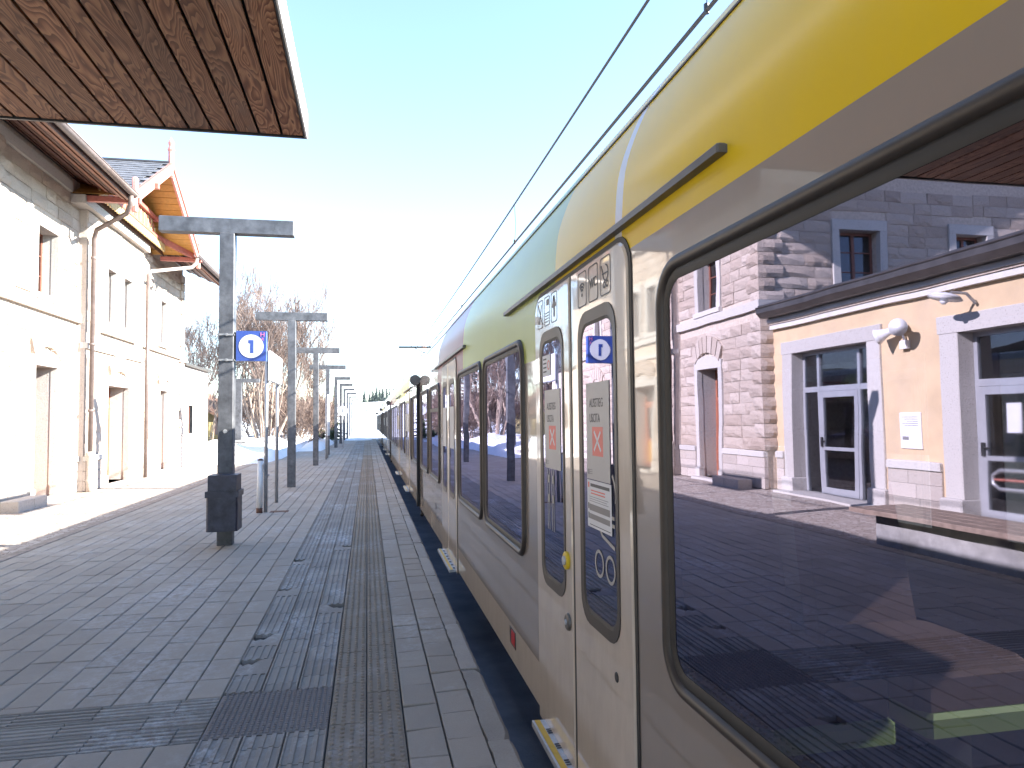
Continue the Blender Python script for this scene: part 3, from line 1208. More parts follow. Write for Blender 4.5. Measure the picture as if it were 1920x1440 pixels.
def surround_x(X, op, w=0.18, d=0.055, sill=True, arch=0.0):
    y0, y1, z0, z1 = op
    y0, y1, z1 = y0 + 0.008, y1 - 0.008, z1 - 0.008
    mb = MB()
    mb.cbox(X - 0.1, X + d, y0 - w, y0, z0, z1, 0.003)
    mb.cbox(X - 0.1, X + d, y1, y1 + w, z0, z1, 0.003)
    n = 6
    top = [(y0 - w + (y1 - y0 + 2 * w) * i / n, z1 + 0.2 + arch * math.sin(math.pi * i / n)) for i in range(n + 1)]
    pts = [(X - 0.1, y0 - w, z1), (X - 0.1, y1 + w, z1)] + [(X - 0.1, a, b_) for a, b_ in reversed(top)]
    mb.slab(pts, (d + 0.103, 0, 0))
    if sill:
        mb.cbox(X - 0.12, X + d + 0.06, y0 - w - 0.04, y1 + w + 0.04, z0 - 0.13, z0, 0.012)
    else:
        for yy in (y0 - w - 0.03, y1 - 0.01):
            mb.cbox(X - 0.08, X + d + 0.035, yy, yy + w + 0.04, 0.0, 0.28, 0.01)
    return mb.build('surround', 'dressed_stone', bld)


def window_x(X, op, depth=0.28, parent=bld, mat='brown_frame', rows=3):
    y0, y1, z0, z1 = op
    fx = X - depth
    fr = MB()
    t = 0.06
    fr.box(fx - 0.05, fx, y0, y0 + t, z0, z1).box(fx - 0.05, fx, y1 - t, y1, z0, z1).box(fx - 0.05, fx, y0 + t, y1 - t, z1 - t, z1).box(fx - 0.05, fx, y0 + t, y1 - t, z0, z0 + t)
    ym = (y0 + y1) / 2
    fr.box(fx - 0.045, fx + 0.01, ym - 0.035, ym + 0.035, z0 + t, z1 - t)
    w = fr.build('window', mat, parent)
    bars = MB()
    for r_ in range(1, rows):
        zz = z0 + t + (z1 - z0 - 2 * t) * r_ / rows
        bars.box(fx - 0.035, fx - 0.005, y0 + t, ym - 0.035, zz - 0.012, zz + 0.012).box(fx - 0.035, fx - 0.005, ym + 0.035, y1 - t, zz - 0.012, zz + 0.012)
    bars.build('glazing_bar', mat, w)
    for (a, b_) in ((y0 + t, ym - 0.035), (ym + 0.035, y1 - t)):
        for r_ in range(rows):
            za = z0 + t + (z1 - z0 - 2 * t) * r_ / rows + 0.012
            zb = z0 + t + (z1 - z0 - 2 * t) * (r_ + 1) / rows - 0.012
            MB().quad((fx - 0.02, a, za), (fx - 0.02, b_, za), (fx - 0.02, b_, zb), (fx - 0.02, a, zb)).build('pane', 'house_glass', w)


def door_x(X, op, depth=0.45):
    y0, y1, z0, z1 = op
    fx = X - depth
    ym = (y0 + y1) / 2
    fr = MB()
    t = 0.08
    fr.box(fx - 0.06, fx, y0, y0 + t, z0, z1).box(fx - 0.06, fx, y1 - t, y1, z0, z1).box(fx - 0.06, fx, y0 + t, y1 - t, z1 - t, z1).box(fx - 0.06, fx, y0 + t, y1 - t, 2.05, 2.15)
    d = fr.build('door', 'brown_door', bld)
    leaf = MB()
    for (a, b_) in ((y0 + t, ym - 0.004), (ym + 0.004, y1 - t)):
        leaf.box(fx - 0.05, fx - 0.012, a, b_, z0, 0.95)
        leaf.box(fx - 0.05, fx - 0.012, a, a + 0.09, 0.95, 2.05).box(fx - 0.05, fx - 0.012, b_ - 0.09, b_, 0.95, 2.05)
        leaf.box(fx - 0.05, fx - 0.012, a + 0.09, b_ - 0.09, 1.95, 2.05)
        MB().cbox(fx - 0.014, fx + 0.008, a + 0.1, b_ - 0.1, z0 + 0.15, 0.85, 0.008).build('door_panel', 'yellow_wood', d)
        MB().quad((fx - 0.03, a + 0.09, 0.95), (fx - 0.03, b_ - 0.09, 0.95), (fx - 0.03, b_ - 0.09, 1.95), (fx - 0.03, a + 0.09, 1.95)).build('pane', 'house_glass', d)
    leaf.build('door_leaf', 'brown_door', d)
    MB().quad((fx - 0.03, y0 + t, 2.15), (fx - 0.03, y1 - t, 2.15), (fx - 0.03, y1 - t, z1 - t), (fx - 0.03, y0 + t, z1 - t)).build('pane', 'house_glass', d)
    MB().box(fx, X + 0.25, y0 - 0.1, y1 + 0.1, -0.05, 0.05).build('door_step', 'dressed_stone', bld)


for X, ops in ((XW, OP_L), (XB, OP_B), (XW, OP_R)):
    for op in ops:
        if op[2] > 3:
            surround_x(X, op)
            window_x(X, op)
        else:
            surround_x(X, op, sill=False, arch=0.14)
            door_x(X, op)
            # relieving arch of voussoirs over the door
            yc, zc = (op[0] + op[1]) / 2, op[3] - 1.2
            n = 7
            for q in range(n):
                a0 = R(90 + 34 - 68 * q / n - 0.8)
                a1 = R(90 + 34 - 68 * (q + 1) / n + 0.8)
                r0, r1 = 1.62, 2.05
                pts = [(X, yc + r0 * math.cos(a0) * 0.72, zc + r0 * math.sin(a0)), (X, yc + r0 * math.cos(a1) * 0.72, zc + r0 * math.sin(a1)),
                       (X, yc + r1 * math.cos(a1) * 0.72, zc + r1 * math.sin(a1)), (X, yc + r1 * math.cos(a0) * 0.72, zc + r1 * math.sin(a0))]
                MB().slab(pts, (0.085, 0, 0)).build('voussoir', 'stone', bld)
for op in OP_S:
    a0, a1, z0, z1 = op
    a0, a1, z1 = a0 + 0.008, a1 - 0.008, z1 - 0.008
    mb = MB()
    w = 0.2
    mb.cbox(a0 - w, a0, 14.44, 14.6, z0, z1, 0.01).cbox(a1, a1 + w, 14.44, 14.6, z0, z1, 0.01).cbox(a0 - w, a1 + w, 14.437, 14.6, z1, z1 + 0.24, 0.01)
    mb.build('surround', 'dressed_stone', bld)
    fy = 14.74
    fr = MB()
    t = 0.06
    am = (a0 + a1) / 2
    fr.box(a0, a0 + t, fy, fy + 0.05, z0, z1).box(a1 - t, a1, fy, fy + 0.05, z0, z1).box(a0 + t, a1 - t, fy, fy + 0.05, z1 - t, z1).box(am - 0.035, am + 0.035, fy - 0.01, fy + 0.045, z0, z1 - t)
    for r_ in (1, 2):
        zz = z0 + (z1 - z0) * r_ / 3
        fr.box(a0 + t, am - 0.035, fy + 0.005, fy + 0.035, zz - 0.013, zz + 0.013).box(am + 0.035, a1 - t, fy + 0.005, fy + 0.035, zz - 0.013, zz + 0.013)
    w_ = fr.build('window', 'brown_frame', bld)
    MB().quad((a0 + t, fy + 0.02, z0), (a1 - t, fy + 0.02, z0), (a1 - t, fy + 0.02, z1 - t), (a0 + t, fy + 0.02, z1 - t)).build('pane', 'house_glass', w_)

# main roof: slopes 24 degrees, overhanging 1.35 m to the track and 1.1 m at the gable end
XE, ZE = -5.5, 6.93
SL = 0.45
YR0, YR1 = 13.4, 29.3


def roof_z(x):
    return ZE + (XE - x) * SL


roof = MB()
for (ya, yb) in ((YR0, 18.3), (24.6, YR1)):
    roof.slab([(XE, ya, ZE), (XE, yb, ZE), (-9.4, yb, roof_z(-9.4)), (-9.4, ya, roof_z(-9.4))], (0, 0, 0.22))
roof.slab([(-9.4, YR0, roof_z(-9.4)), (-9.4, YR1, roof_z(-9.4)), (-11.4, YR1, roof_z(-11.4)), (-11.4, YR0, roof_z(-11.4))], (0, 0, 0.22))
roof.slab([(-17.3, YR0, ZE), (-17.3, YR1, ZE), (-11.4, YR1, roof_z(-11.4)), (-11.4, YR0, roof_z(-11.4))], (0, 0, 0.22))
roof_o = roof.build('roof', 'slate', bld)
for yv in (18.3, 24.6):
    MB().slab([(XE, yv, ZE), (-9.4, yv, roof_z(-9.4)), (-9.4, 21.35, roof_z(-9.4))], (0, 0, 0.2)).build('valley_boarding', 'red_wood', roof_o)
sn = MB()
for (ya, yb) in ((YR0 + 0.1, 18.0), (24.9, YR1 - 0.1)):
    sn.slab([(XE - 0.05, ya, ZE + 0.224), (XE - 0.05, yb, ZE + 0.224), (-8.9, yb, roof_z(-8.9) + 0.224), (-8.9, ya, roof_z(-8.9) + 0.224)], (0, 0, 0.1))
sn.build('roof_snow', 'snow', roof_o)
# soffit boards run along the eave
for (ya, yb) in ((YR0, 18.18), (24.82, YR1)):
    n = 11
    for i in range(n):
        xa, xb = XE - 0.02 - 1.33 * i / n, XE - 0.02 - 1.33 * (i + 1) / n + 0.012
        za, zb = roof_z(xa) - 0.05 - (0.025 if i % 3 == 1 else 0), roof_z(xb) - 0.05 - (0.025 if i % 3 == 1 else 0)
        o = MB().slab([(xa, ya, za), (xa, yb, za), (xb, yb, zb), (xb, ya, zb)], (0, 0, 0.035)).build('soffit_board', 'soffit_lit' if i in (0, 1, 4) else 'soffit_wood', roof_o)
    MB().box(XE, XE + 0.02, ya, yb, ZE - 0.06, ZE + 0.2).build('eave_board', 'soffit_wood', roof_o)
# gutters: half-round troughs
for (ya, yb) in ((YR0, 17.95), (24.15, YR1)):
    mb = MB()
    n = 8
    vs = []
    for yy in (ya, yb):
        for k in range(n + 1):
            a = math.pi + math.pi * k / n
            vs.append((XE + 0.115 + 0.085 * math.cos(a), yy, ZE + 0.08 + 0.085 * math.sin(a)))
        for k in range(n, -1, -1):
            a = math.pi + math.pi * k / n
            vs.append((XE + 0.115 + 0.077 * math.cos(a), yy, ZE + 0.08 + 0.077 * math.sin(a)))
    q = 2 * (n + 1)
    mb.add(vs, [(i, (i + 1) % q, (i + 1) % q + q, i + q) for i in range(q)] + [tuple(range(q)), tuple(range(2 * q - 1, q - 1, -1))])
    mb.tube([(XE + 0.2, ya, ZE + 0.085), (XE + 0.2, yb, ZE + 0.085)], 0.013, 6)
    mb.build('gutter', 'downpipe_metal', bld, smooth=True)
# downpipes
dp = MB()
dp.tube([(XE + 0.1, 17.75, ZE), (XE + 0.08, 17.78, ZE - 0.2), (XE - 0.05, 17.95, ZE - 0.38), (XB + 0.25, 18.62, 6.3), (XB + 0.16, 18.74, 6.1), (XB + 0.16, 18.74, 0.9)], 0.055, 10)
for zz in (5.6, 3.5, 1.9):
    dp.lathe((XB + 0.16, 18.74, zz), (0, 0, 1), [(0, 0.056), (0.005, 0.068), (0.06, 0.068), (0.065, 0.056)], 10)
dpo = dp.build('downpipe', 'downpipe_metal', bld, smooth=True)
MB().lathe((XB + 0.16, 18.74, 0.0), (0, 0, 1), [(0, 0.075), (0.2, 0.07), (0.25, 0.09), (0.3, 0.07), (0.8, 0.07), (0.86, 0.1), (0.92, 0.1), (0.95, 0.06)], 12).build('pipe_shoe', 'plinth_stone', dpo, smooth=True)
dp2 = MB()
dp2.tube([(XE + 0.1, 24.3, ZE), (XE + 0.08, 24.3, ZE - 0.15), (XE - 0.03, 24.22, ZE - 0.32), (XB + 0.2, 23.25, 6.25), (XB + 0.14, 23.17, 6.1)], 0.055, 10)
dp2.build('downpipe_bend', 'zinc_pipe', bld, smooth=True)
MB().tube([(XB + 0.14, 23.17, 6.13), (XB + 0.14, 23.17, 0.0)], 0.055, 10).build('downpipe', 'downpipe_metal', bld, smooth=True)

# timber gable over the bay
GY, GZ = 21.35, 8.85            # ridge
GF0, GF1, GZF = 18.2, 24.8, 7.05
gab = MB()
for s, yf in ((-1, GF0), (1, GF1)):
    gab.slab([(XE, GY, GZ), (XE, yf, GZF), (XE - 0.3, yf, GZF), (-9.4, GY, GZ)], (0, 0, 0.12))
gab_o = gab.build('gable_roof', 'roof_dark', bld)
# slates on the visible slope, row by row
shg = MB()
rows, colsn = 13, 17
for r_ in range(rows):
    t0, t1 = r_ / rows, (r_ + 1.25) / rows
    for c_ in range(colsn):
        xa = XE - 0.01 - (c_ + (0.5 if r_ % 2 else 0)) * 0.24
        if xa - 0.2 < XE - 0.3 - 3.6 * t0:
            continue
        for yf in (GF0, GF1):
            y_a, z_a = yf + (GY - yf) * t0, GZF + (GZ - GZF) * t0 + 0.15 + random.uniform(0, 0.006)
            y_b, z_b = yf + (GY - yf) * min(t1, 1), GZF + (GZ - GZF) * min(t1, 1) + 0.124
            shg.slab([(xa, y_a, z_a), (xa - 0.232, y_a, z_a), (xa - 0.232, y_b, z_b), (xa, y_b, z_b)], (0, 0, 0.014))
shg.build('slates', 'slate', gab_o, kind='stuff')
MB().box(-9.5, XE, GY - 0.08, GY + 0.08, GZ + 0.12, GZ + 0.17).build('ridge_cap', 'roof_dark', gab_o)
# bargeboards
for s, yf in ((-1, GF0), (1, GF1)):
    d = Vector((0, yf - GY, GZF - GZ)).normalized()
    a = Vector((XE, GY, GZ + 0.14))
    b_ = Vector((XE, yf, GZF + 0.14)) + d * 0.18
    MB().slab([a, b_, b_ - Vector((0, 0, 0.34)), a - Vector((0, 0, 0.34))], (0.06, 0, 0)).build('bargeboard', 'pink_board', gab_o)
    MB().slab([a + Vector((0.06, 0, 0.02)), b_ + Vector((0.06, 0, 0.02)), b_ + Vector((0.06, 0, -0.09)), a + Vector((0.06, 0, -0.09))], (0.03, 0, 0)).build('bargeboard_trim', 'red_wood', gab_o)
    # foot post
    zf = b_.z
    MB().cbox(XE - 0.02, XE + 0.1, yf - 0.08 + (0.05 if s < 0 else -0.05), yf + 0.06 + (0.05 if s < 0 else -0.05), zf - 0.42, zf + 0.42, 0.025).build('foot_post', 'pink_board', gab_o)
    # underside boards running out from the wall
    n = 14
    for i in range(n):
        t0, t1 = 0.03 + 0.94 * i / n, 0.03 + 0.94 * (i + 1) / n - 0.006
        y0_, z0_ = GY + (yf - GY) * t0, GZ + (GZF - GZ) * t0 - 0.03
        y1_, z1_ = GY + (yf - GY) * t1, GZ + (GZF - GZ) * t1 - 0.03
        MB().slab([(XE - 0.01, y0_, z0_), (XE - 0.01, y1_, z1_), (-6.95, y1_, z1_), (-6.95, y0_, z0_)], (0, 0, 0.026)).build('soffit_board', 'yellow_wood', gab_o)
    for t in (0.5, 0.97):
        yy, zz = GY + (yf - GY) * t, GZ + (GZF - GZ) * t - 0.05
        MB().cbox(-6.6, XE + 0.16, yy - 0.06, yy + 0.06, zz - 0.16, zz - 0.02, 0.015).build('purlin', 'red_wood', gab_o)
MB().lathe((XE + 0.03, GY, GZ - 0.28), (0, 0, 1), [(0, 0.03), (0.05, 0.08), (0.12, 0.05), (0.2, 0.075), (0.75, 0.075), (0.8, 0.1), (0.9, 0.06), (1.0, 0.085), (1.12, 0.03), (1.17, 0.005)], 10).build('finial', 'pink_board', gab_o)
# timber front of the gable: posts, rails, slats with scalloped feet
XG = XB + 0.27
MB().add([(XG - 0.08, GF0 + 0.1, 7.02), (XG - 0.08, GF1 - 0.1, 7.02), (XG - 0.08, GY, GZ - 0.1)], [(0, 1, 2)]).build('gable_panel', 'soffit_wood', bld)
for i in range(33):
    yy = GF0 + 0.42 + i * 0.17
    if yy > GF1 - 0.4:
        break
    top = GZ - 0.2 - abs(yy - GY) * (GZ - GZF) / (GY - GF0)
    top = min(top, 7.85)
    if top > 7.3:
        MB().cbox(XG - 0.02, XG + 0.03, yy - 0.05, yy + 0.05, 7.36, top, 0.006).build('gable_slat', 'cream_wood' if i % 2 else 'red_wood', bld)
    pts = [(XG + 0.04, yy - 0.08, 7.3), (XG + 0.04, yy + 0.08, 7.3)] + [(XG + 0.04, yy + 0.08 * math.cos(a), 7.14 + 0.09 * math.sin(a)) for a in (0, -0.6, -1.2, -1.57, -1.94, -2.5, -3.14)]
    MB().slab(pts, (0.04, 0, 0)).build('scallop_board', 'cream_wood', bld)
MB().cbox(XG, XG + 0.1, GF0 + 0.35, GF1 - 0.35, 7.29, 7.37, 0.01).build('gable_rail', 'red_wood', bld)
MB().cbox(XG, XG + 0.12, GF0 + 0.9, GF1 - 0.9, 7.80, 7.92, 0.01).build('gable_rail', 'red_wood', bld)
# low wing beyond
wing = thing('side_wing', 'single storey pale stone wing beyond the station house, ending before the trees', 'building', (-9, 31, 0))
wb = MB()
plane_cells(wb, YE + 0.07, 33.0, 0, 3.8, [(29.6, 30.3, 1.2, 2.3)], lambda a, z: (XW + 0.02, a, z))
wb.quad((XW + 0.02, 33, 0), (-12, 33, 0), (-12, 33, 3.8), (XW + 0.02, 33, 3.8))
wb.build('wall', 'plinth_stone', wing)
MB().slab([(XW + 0.15, YE + 0.07, 3.8), (XW + 0.15, 33.1, 3.8), (-12.2, 33.1, 4.1), (-12.2, YE + 0.07, 4.1)], (0, 0, 0.09)).build('roof', 'gutter_metal', wing)
window_x(XW + 0.02, (29.6, 30.3, 1.2, 2.3), 0.12, wing)
# squared stone blocks lying at the foot of the wall
for i, (ya, yb) in enumerate(((14.75, 15.35), (15.37, 15.95))):
    o = MB().cbox(-6.62, -6.3, ya, yb, -0.012, 0.2, 0.015).build('kerb_block', 'plinth_stone')
    tag(o, ('nearer' if i == 0 else 'farther') + ' grey stone block lying along the foot of the station wall', 'stone', 'stone blocks at the wall foot')

# ================================================================ YELLOW ANNEX (seen in the train windows)
ann = thing('annex_building', 'single storey yellow plastered ticket hall with stone door surrounds', 'building', (-9, 8, 0))
XA = -7.1
D2 = (11.37, 13.72, 0.0, 2.98)
D3 = (7.15, 9.33, 0.0, 2.9)
D4 = (1.5, 3.7, 0.0, 2.9)
mb = MB()
plane_cells(mb, -6, 14.49, 0, 3.7, [D2, D3, D4], lambda a, z: (XA, a, z))
for (a0, a1, b0, b1) in (D2, D3, D4):
    d = XA - 0.34
    mb.quad((XA, a0, b0), (XA, a0, b1), (d, a0, b1), (d, a0, b0)).quad((XA, a1, b0), (d, a1, b0), (d, a1, b1), (XA, a1, b1)).quad((XA, a0, b1), (XA, a1, b1), (d, a1, b1), (d, a0, b1))
mb.build('wall', 'yellow_plaster', ann)
MB().box(-10.2, -10.0, -6, 14.4, 0, 3.6).box(-10.2, XA - 0.4, -6, 14.4, 3.45, 3.6).box(-10.2, XA - 0.34, -6, 14.4, -0.05, 0.01).build('inner_room', 'dark_interior', ann)
for (a0, a1, b0, b1) in (D2, D3, D4):
    mb = MB()
    w = 0.36
    a0, a1, b1 = a0 + 0.008, a1 - 0.008, b1 - 0.008
    mb.cbox(XA - 0.36, XA + 0.05, a0 - w, a0, 0.32, b1, 0.012).cbox(XA - 0.36, XA + 0.05, a1, a1 + w, 0.32, b1, 0.012)
    mb.cbox(XA - 0.36, XA + 0.053, a0 - w - 0.03, a1 + w + 0.03, b1, b1 + 0.27, 0.012)
    mb.cbox(XA - 0.36, XA + 0.12, a0 - w - 0.06, a0 + 0.015, -0.01, 0.32, 0.02).cbox(XA - 0.36, XA + 0.12, a1 - 0.015, a1 + w + 0.06, -0.01, 0.32, 0.02)
    mb.box(XA - 0.36, XA + 0.4, a0 - 0.3, a1 + 0.3, -0.02, 0.03)
    mb.build('door_surround', 'dressed_stone', ann)
for (ya, yb) in ((9.75, 10.96), (14.12, 14.42), (3.2 + 0.9, 6.76), (-6, 1.1)):
    for (a, b_, zb, zt) in courses(ya, yb, 0.0, 0.72, [], 0.24, int(ya * 10), 0.4, 0.8):
        MB().cbox(XA - 0.05, XA + 0.045, a + 0.004, b_ - 0.004, zb + 0.003, zt - 0.003, 0.01).build('plinth_block', 'plinth_stone', ann)
    MB().cbox(XA - 0.05, XA + 0.085, ya, yb, 0.72, 0.86, 0.02).build('plinth_cap', 'dressed_stone', ann)
# cornice moulding, gutter, roof
MB().box(XA - 0.05, XA + 0.10, -6, 14.42, 3.56, 3.66).box(XA - 0.05, XA + 0.17, -6, 14.415, 3.70, 3.79).build('cornice', 'white_trim', ann)
MB().box(XA - 0.05, XA + 0.13, -6, 14.417, 3.663, 3.697).build('cornice_shadow_gap', 'mortar', ann)
mb = MB()
mb.slab([(XA + 0.02, -6, 3.80), (XA + 0.36, -6, 3.80), (XA + 0.45, -6, 3.9), (XA + 0.45, -6, 4.02), (XA + 0.02, -6, 4.02)], (0, 20.35, 0))
mb.tube([(XA + 0.45, -6, 4.02), (XA + 0.45, 14.35, 4.02)], 0.02, 6)
mb.build('gutter', 'gutter_metal', ann)
MB().slab([(XA + 0.4, -6, 4.03), (XA + 0.4, 14.35, 4.03), (-13.5, 14.35, 4.3), (-13.5, -6, 4.3)], (0, 0, 0.05)).build('roof', 'roof_dark', ann)


def glazed_door(D, leaf, name, transom, parent):
    y0, y1, z0, z1 = D
    fx = XA - 0.24
    t = 0.07
    fr = MB()
    y0, y1, z1 = y0 + 0.012, y1 - 0.012, z1 - 0.012
    z0 = 0.032
    fr.box(fx - 0.06, fx, y0, y0 + t, z0, z1).box(fx - 0.06, fx, y1 - t, y1, z0, z1).box(fx - 0.06, fx, y0 + t, y1 - t, z1 - t, z1)
    l0, l1 = leaf
    fr.box(fx - 0.055, fx + 0.005, y0 + t, y1 - t, transom - 0.04, transom + 0.07)
    spans = []
    if l0 - y0 > 0.2:
        fr.box(fx - 0.05, fx + 0.01, l0 - t, l0, z0, z1 - t).box(fx - 0.05, fx + 0.01, l1, l1 + t, z0, z1 - t)
        spans = [(y0 + t, l0 - t), (l0, l1), (l1 + t, y1 - t)]
    else:
        spans = [(y0 + t, y1 - t)]
    d = fr.build(name, 'alu_frame', parent)
    for (a, b_) in spans:
        MB().quad((fx - 0.03, a, transom + 0.07), (fx - 0.03, b_, transom + 0.07), (fx - 0.03, b_, z1 - t), (fx - 0.03, a, z1 - t)).build('pane', 'house_glass', d)
        if (a, b_) != (l0, l1) and l0 - y0 > 0.2:
            MB().quad((fx - 0.03, a, z0), (fx - 0.03, b_, z0), (fx - 0.03, b_, transom - 0.04), (fx - 0.03, a, transom - 0.04)).build('pane', 'house_glass', d)
    if l0 - y0 <= 0.2:
        l0, l1 = y0 + t, y1 - t
    lf = MB()
    w = 0.11
    zb, zt = z0 + 0.01, transom - 0.045
    lf.box(fx - 0.045, fx + 0.018, l0 + 0.004, l0 + w, zb, zt).box(fx - 0.045, fx + 0.018, l1 - w, l1 - 0.004, zb, zt)
    lf.box(fx - 0.045, fx + 0.018, l0 + w, l1 - w, zt - 0.12, zt).box(fx - 0.045, fx + 0.018, l0 + w, l1 - w, zb, zb + 0.14).box(fx - 0.045, fx + 0.018, l0 + w, l1 - w, 0.93, 1.0)
    lf.build('door_leaf', 'alu_frame', d)
    for (za, zb_) in ((zb + 0.14, 0.93), (1.0, zt - 0.12)):
        MB().quad((fx - 0.012, l0 + w, za), (fx - 0.012, l1 - w, za), (fx - 0.012, l1 - w, zb_), (fx - 0.012, l0 + w, zb_)).build('pane', 'house_glass', d)
    MB().cbox(fx + 0.02, fx + 0.06, l1 - 0.09, l1 - 0.03, 1.0, 1.2, 0.008).tube([(fx + 0.06, l1 - 0.06, 1.12), (fx + 0.075, l1 - 0.2, 1.12)], 0.012, 6).build('handle', 'black_plastic', d)
    return d


glazed_door(D2, (12.0, 13.12), 'glazed_door', 2.16, ann)
d3 = glazed_door(D3, (7.2, 9.28), 'glazed_door', 2.08, ann)
MB().box(XA - 0.252, XA - 0.248, 8.55, 8.8, 1.35, 1.78).build('door_notice', 'paper', d3)
glazed_door(D4, (1.55, 3.65), 'glazed_door', 2.08, ann)
# notice panel on the yellow wall
npl = thing('wall_notice', 'white notice panel with small print on the yellow annex wall', 'notice', (XA, 10.38, 1.36))
MB().cbox(XA + 0.001, XA + 0.03, 10.14, 10.62, 1.06, 1.66, 0.004).build('panel', 'sign_white', npl)
mb = MB()
for i in range(5):
    mb.box(XA + 0.0305, XA + 0.0325, 10.19, 10.57 - 0.06 * (i % 3), 1.58 - i * 0.035, 1.59 - i * 0.035)
mb.box(XA + 0.0305, XA + 0.0325, 10.42, 10.57, 1.2, 1.26)
mb.build('print', 'print_grey', npl)
# horn loudspeakers
hs = thing('horn_speaker', 'pair of white horn loudspeakers on the yellow annex wall', 'loudspeaker', (XA, 10.42, 3.0))
for (p, ax) in (((XA + 0.16, 10.5, 3.08), (0.5, 0.8, -0.35)), ((XA + 0.16, 10.34, 3.1), (0.75, -0.6, -0.12))):
    mb = MB().lathe(p, ax, [(-0.12, 0.03), (-0.1, 0.07), (0.0, 0.07), (0.03, 0.05), (0.14, 0.07), (0.26, 0.12), (0.31, 0.145), (0.312, 0.13), (0.15, 0.05), (0.14, 0.01)], 16)
    h_o = mb.build('horn', 'white_paint', hs, smooth=True)
    MB().lathe(Vector(p) + Vector(ax).normalized() * 0.27, ax, [(0, 0.01), (0.0, 0.108), (0.012, 0.09), (0.03, 0.03)], 14).build('horn_mouth_shade', 'print_grey', h_o)  # added dark disc: shade inside the white horn mouth
MB().cbox(XA + 0.001, XA + 0.1, 10.34, 10.5, 2.74, 2.88, 0.01).build('junction_box', 'white_paint', hs)
MB().tube([(XA + 0.05, 10.42, 2.88), (XA + 0.12, 10.42, 3.05), (XA + 0.16, 10.42, 3.09)], 0.02, 6).tube([(XA + 0.16, 10.52, 3.09), (XA + 0.16, 10.32, 3.09)], 0.018, 6).build('bracket', 'grey_tube', hs)
# lamp over the door
wl = thing('wall_lamp', 'white dish shaped wall lamp above the right glazed door of the annex', 'lamp', (XA, 8.95, 3.3))
MB().tube([(XA + 0.05, 8.95, 3.28), (XA + 0.2, 8.95, 3.42), (XA + 0.42, 8.98, 3.44), (XA + 0.5, 9.0, 3.4)], 0.022, 8).build('arm', 'grey_tube', wl)
MB().lathe((XA + 0.5, 9.0, 3.44), (0.25, 0.1, -1), [(0, 0.03), (0.02, 0.08), (0.05, 0.2), (0.09, 0.24), (0.092, 0.225), (0.05, 0.15), (0.045, 0.01)], 18).build('shade', 'white_paint', wl, smooth=True)
MB().lathe((XA + 0.505, 9.01, 3.38), (0.25, 0.1, -1), [(0, 0.06), (0.08, 0.06), (0.12, 0.03)], 10).build('bulb', 'sign_white', wl, smooth=True)

# bench in front of the annex
bn = thing('bench', 'long concrete bench with weathered timber seat in front of the annex', 'bench', (-4.7, 5.2, 0))
MB().cbox(-4.95, -4.5, 2.5, 8.05, -0.012, 0.40, 0.01).build('base', 'concrete', bn)
for i in range(4):
    MB().cbox(-5.02 + i * 0.205, -5.02 + i * 0.205 + 0.195, 2.4, 8.15, 0.405, 0.46, 0.008).build('seat_board', 'bench_wood', bn)
rl = thing('leaning_rail', 'grey tubular leaning rail standing between the bench and the annex', 'railing', (-5.5, 6.3, 0))
mb = MB()
mb.tube([(-5.45, 5.0, 0.96), (-5.45, 7.1, 0.96), (-5.45, 7.2, 0.9), (-5.45, 7.2, 0.8), (-5.45, 7.1, 0.74), (-5.45, 5.0, 0.74)], 0.024, 8)
mb.build('rail_loop', 'grey_tube', rl, smooth=True)
MB().tube([(-5.45, 5.0, 0.85), (-5.45, 7.18, 0.85)], 0.014, 6).build('middle_bar', 'red_wood', rl)
for yy in (6.75, 5.4):
    MB().tube([(-5.45, yy, 0.74), (-5.62, yy - 0.1, 0.5), (-5.62, yy - 0.1, -0.01)], 0.024, 8).build('leg', 'grey_tube', rl, smooth=True)

# ================================================================ CANOPY
can = thing('canopy', 'flat platform canopy with weathered timber plank ceiling and white fascia', 'canopy', (-3, 0, 4.35))
CZ = 4.36
CX0, CX1, CY0, CY1 = -6.30, -0.57, -7.0, 7.0
pw = 0.2075
n = 27
for i in range(n):
    x1 = CX1 - 0.035 - i * pw
    x0 = x1 - pw + 0.026
    y1 = CY1 - 0.045
    mb = MB()
    o = MB().box(-(x1 - x0) / 2, (x1 - x0) / 2, CY0 - y1, 0, 0, 0.025).build('ceiling_plank', 'canopy_wood', can)
    o.location = ((x0 + x1) / 2, y1, CZ + random.uniform(0, 0.003))
    o.matrix_parent_inverse = parent_inv(can)
MB().box(CX0, CX1 - 0.03, CY0, CY1 - 0.03, CZ + 0.09, CZ + 0.13).build('roof_deck', 'roof_dark', can)
MB().box(CX1 - 0.026, CX1 - 0.012, CY0, CY1 - 0.014, CZ - 0.012, CZ + 0.2).build('edge_angle', 'black_plastic', can)
MB().box(CX0, CX1 - 0.012, CY1 - 0.026, CY1 - 0.012, CZ - 0.012, CZ + 0.13).build('edge_angle', 'black_plastic', can)
MB().box(CX1 - 0.011, CX1 + 0.004, CY0, CY1, CZ - 0.014, CZ + 0.24).build('fascia', 'fascia_white', can)
MB().box(CX0, CX1 - 0.012, CY1 - 0.011, CY1, CZ - 0.012, CZ + 0.13).build('fascia', 'black_plastic', can)
for yy in (6.0, 3.0, 0.0, -3.0):
    MB().cbox(CX0, CX1 - 0.1, yy - 0.06, yy + 0.06, CZ + 0.132, CZ + 0.3, 0.01).build('rafter', 'steel_post', can)

# ================================================================ STEEL POSTS
PX = -1.85


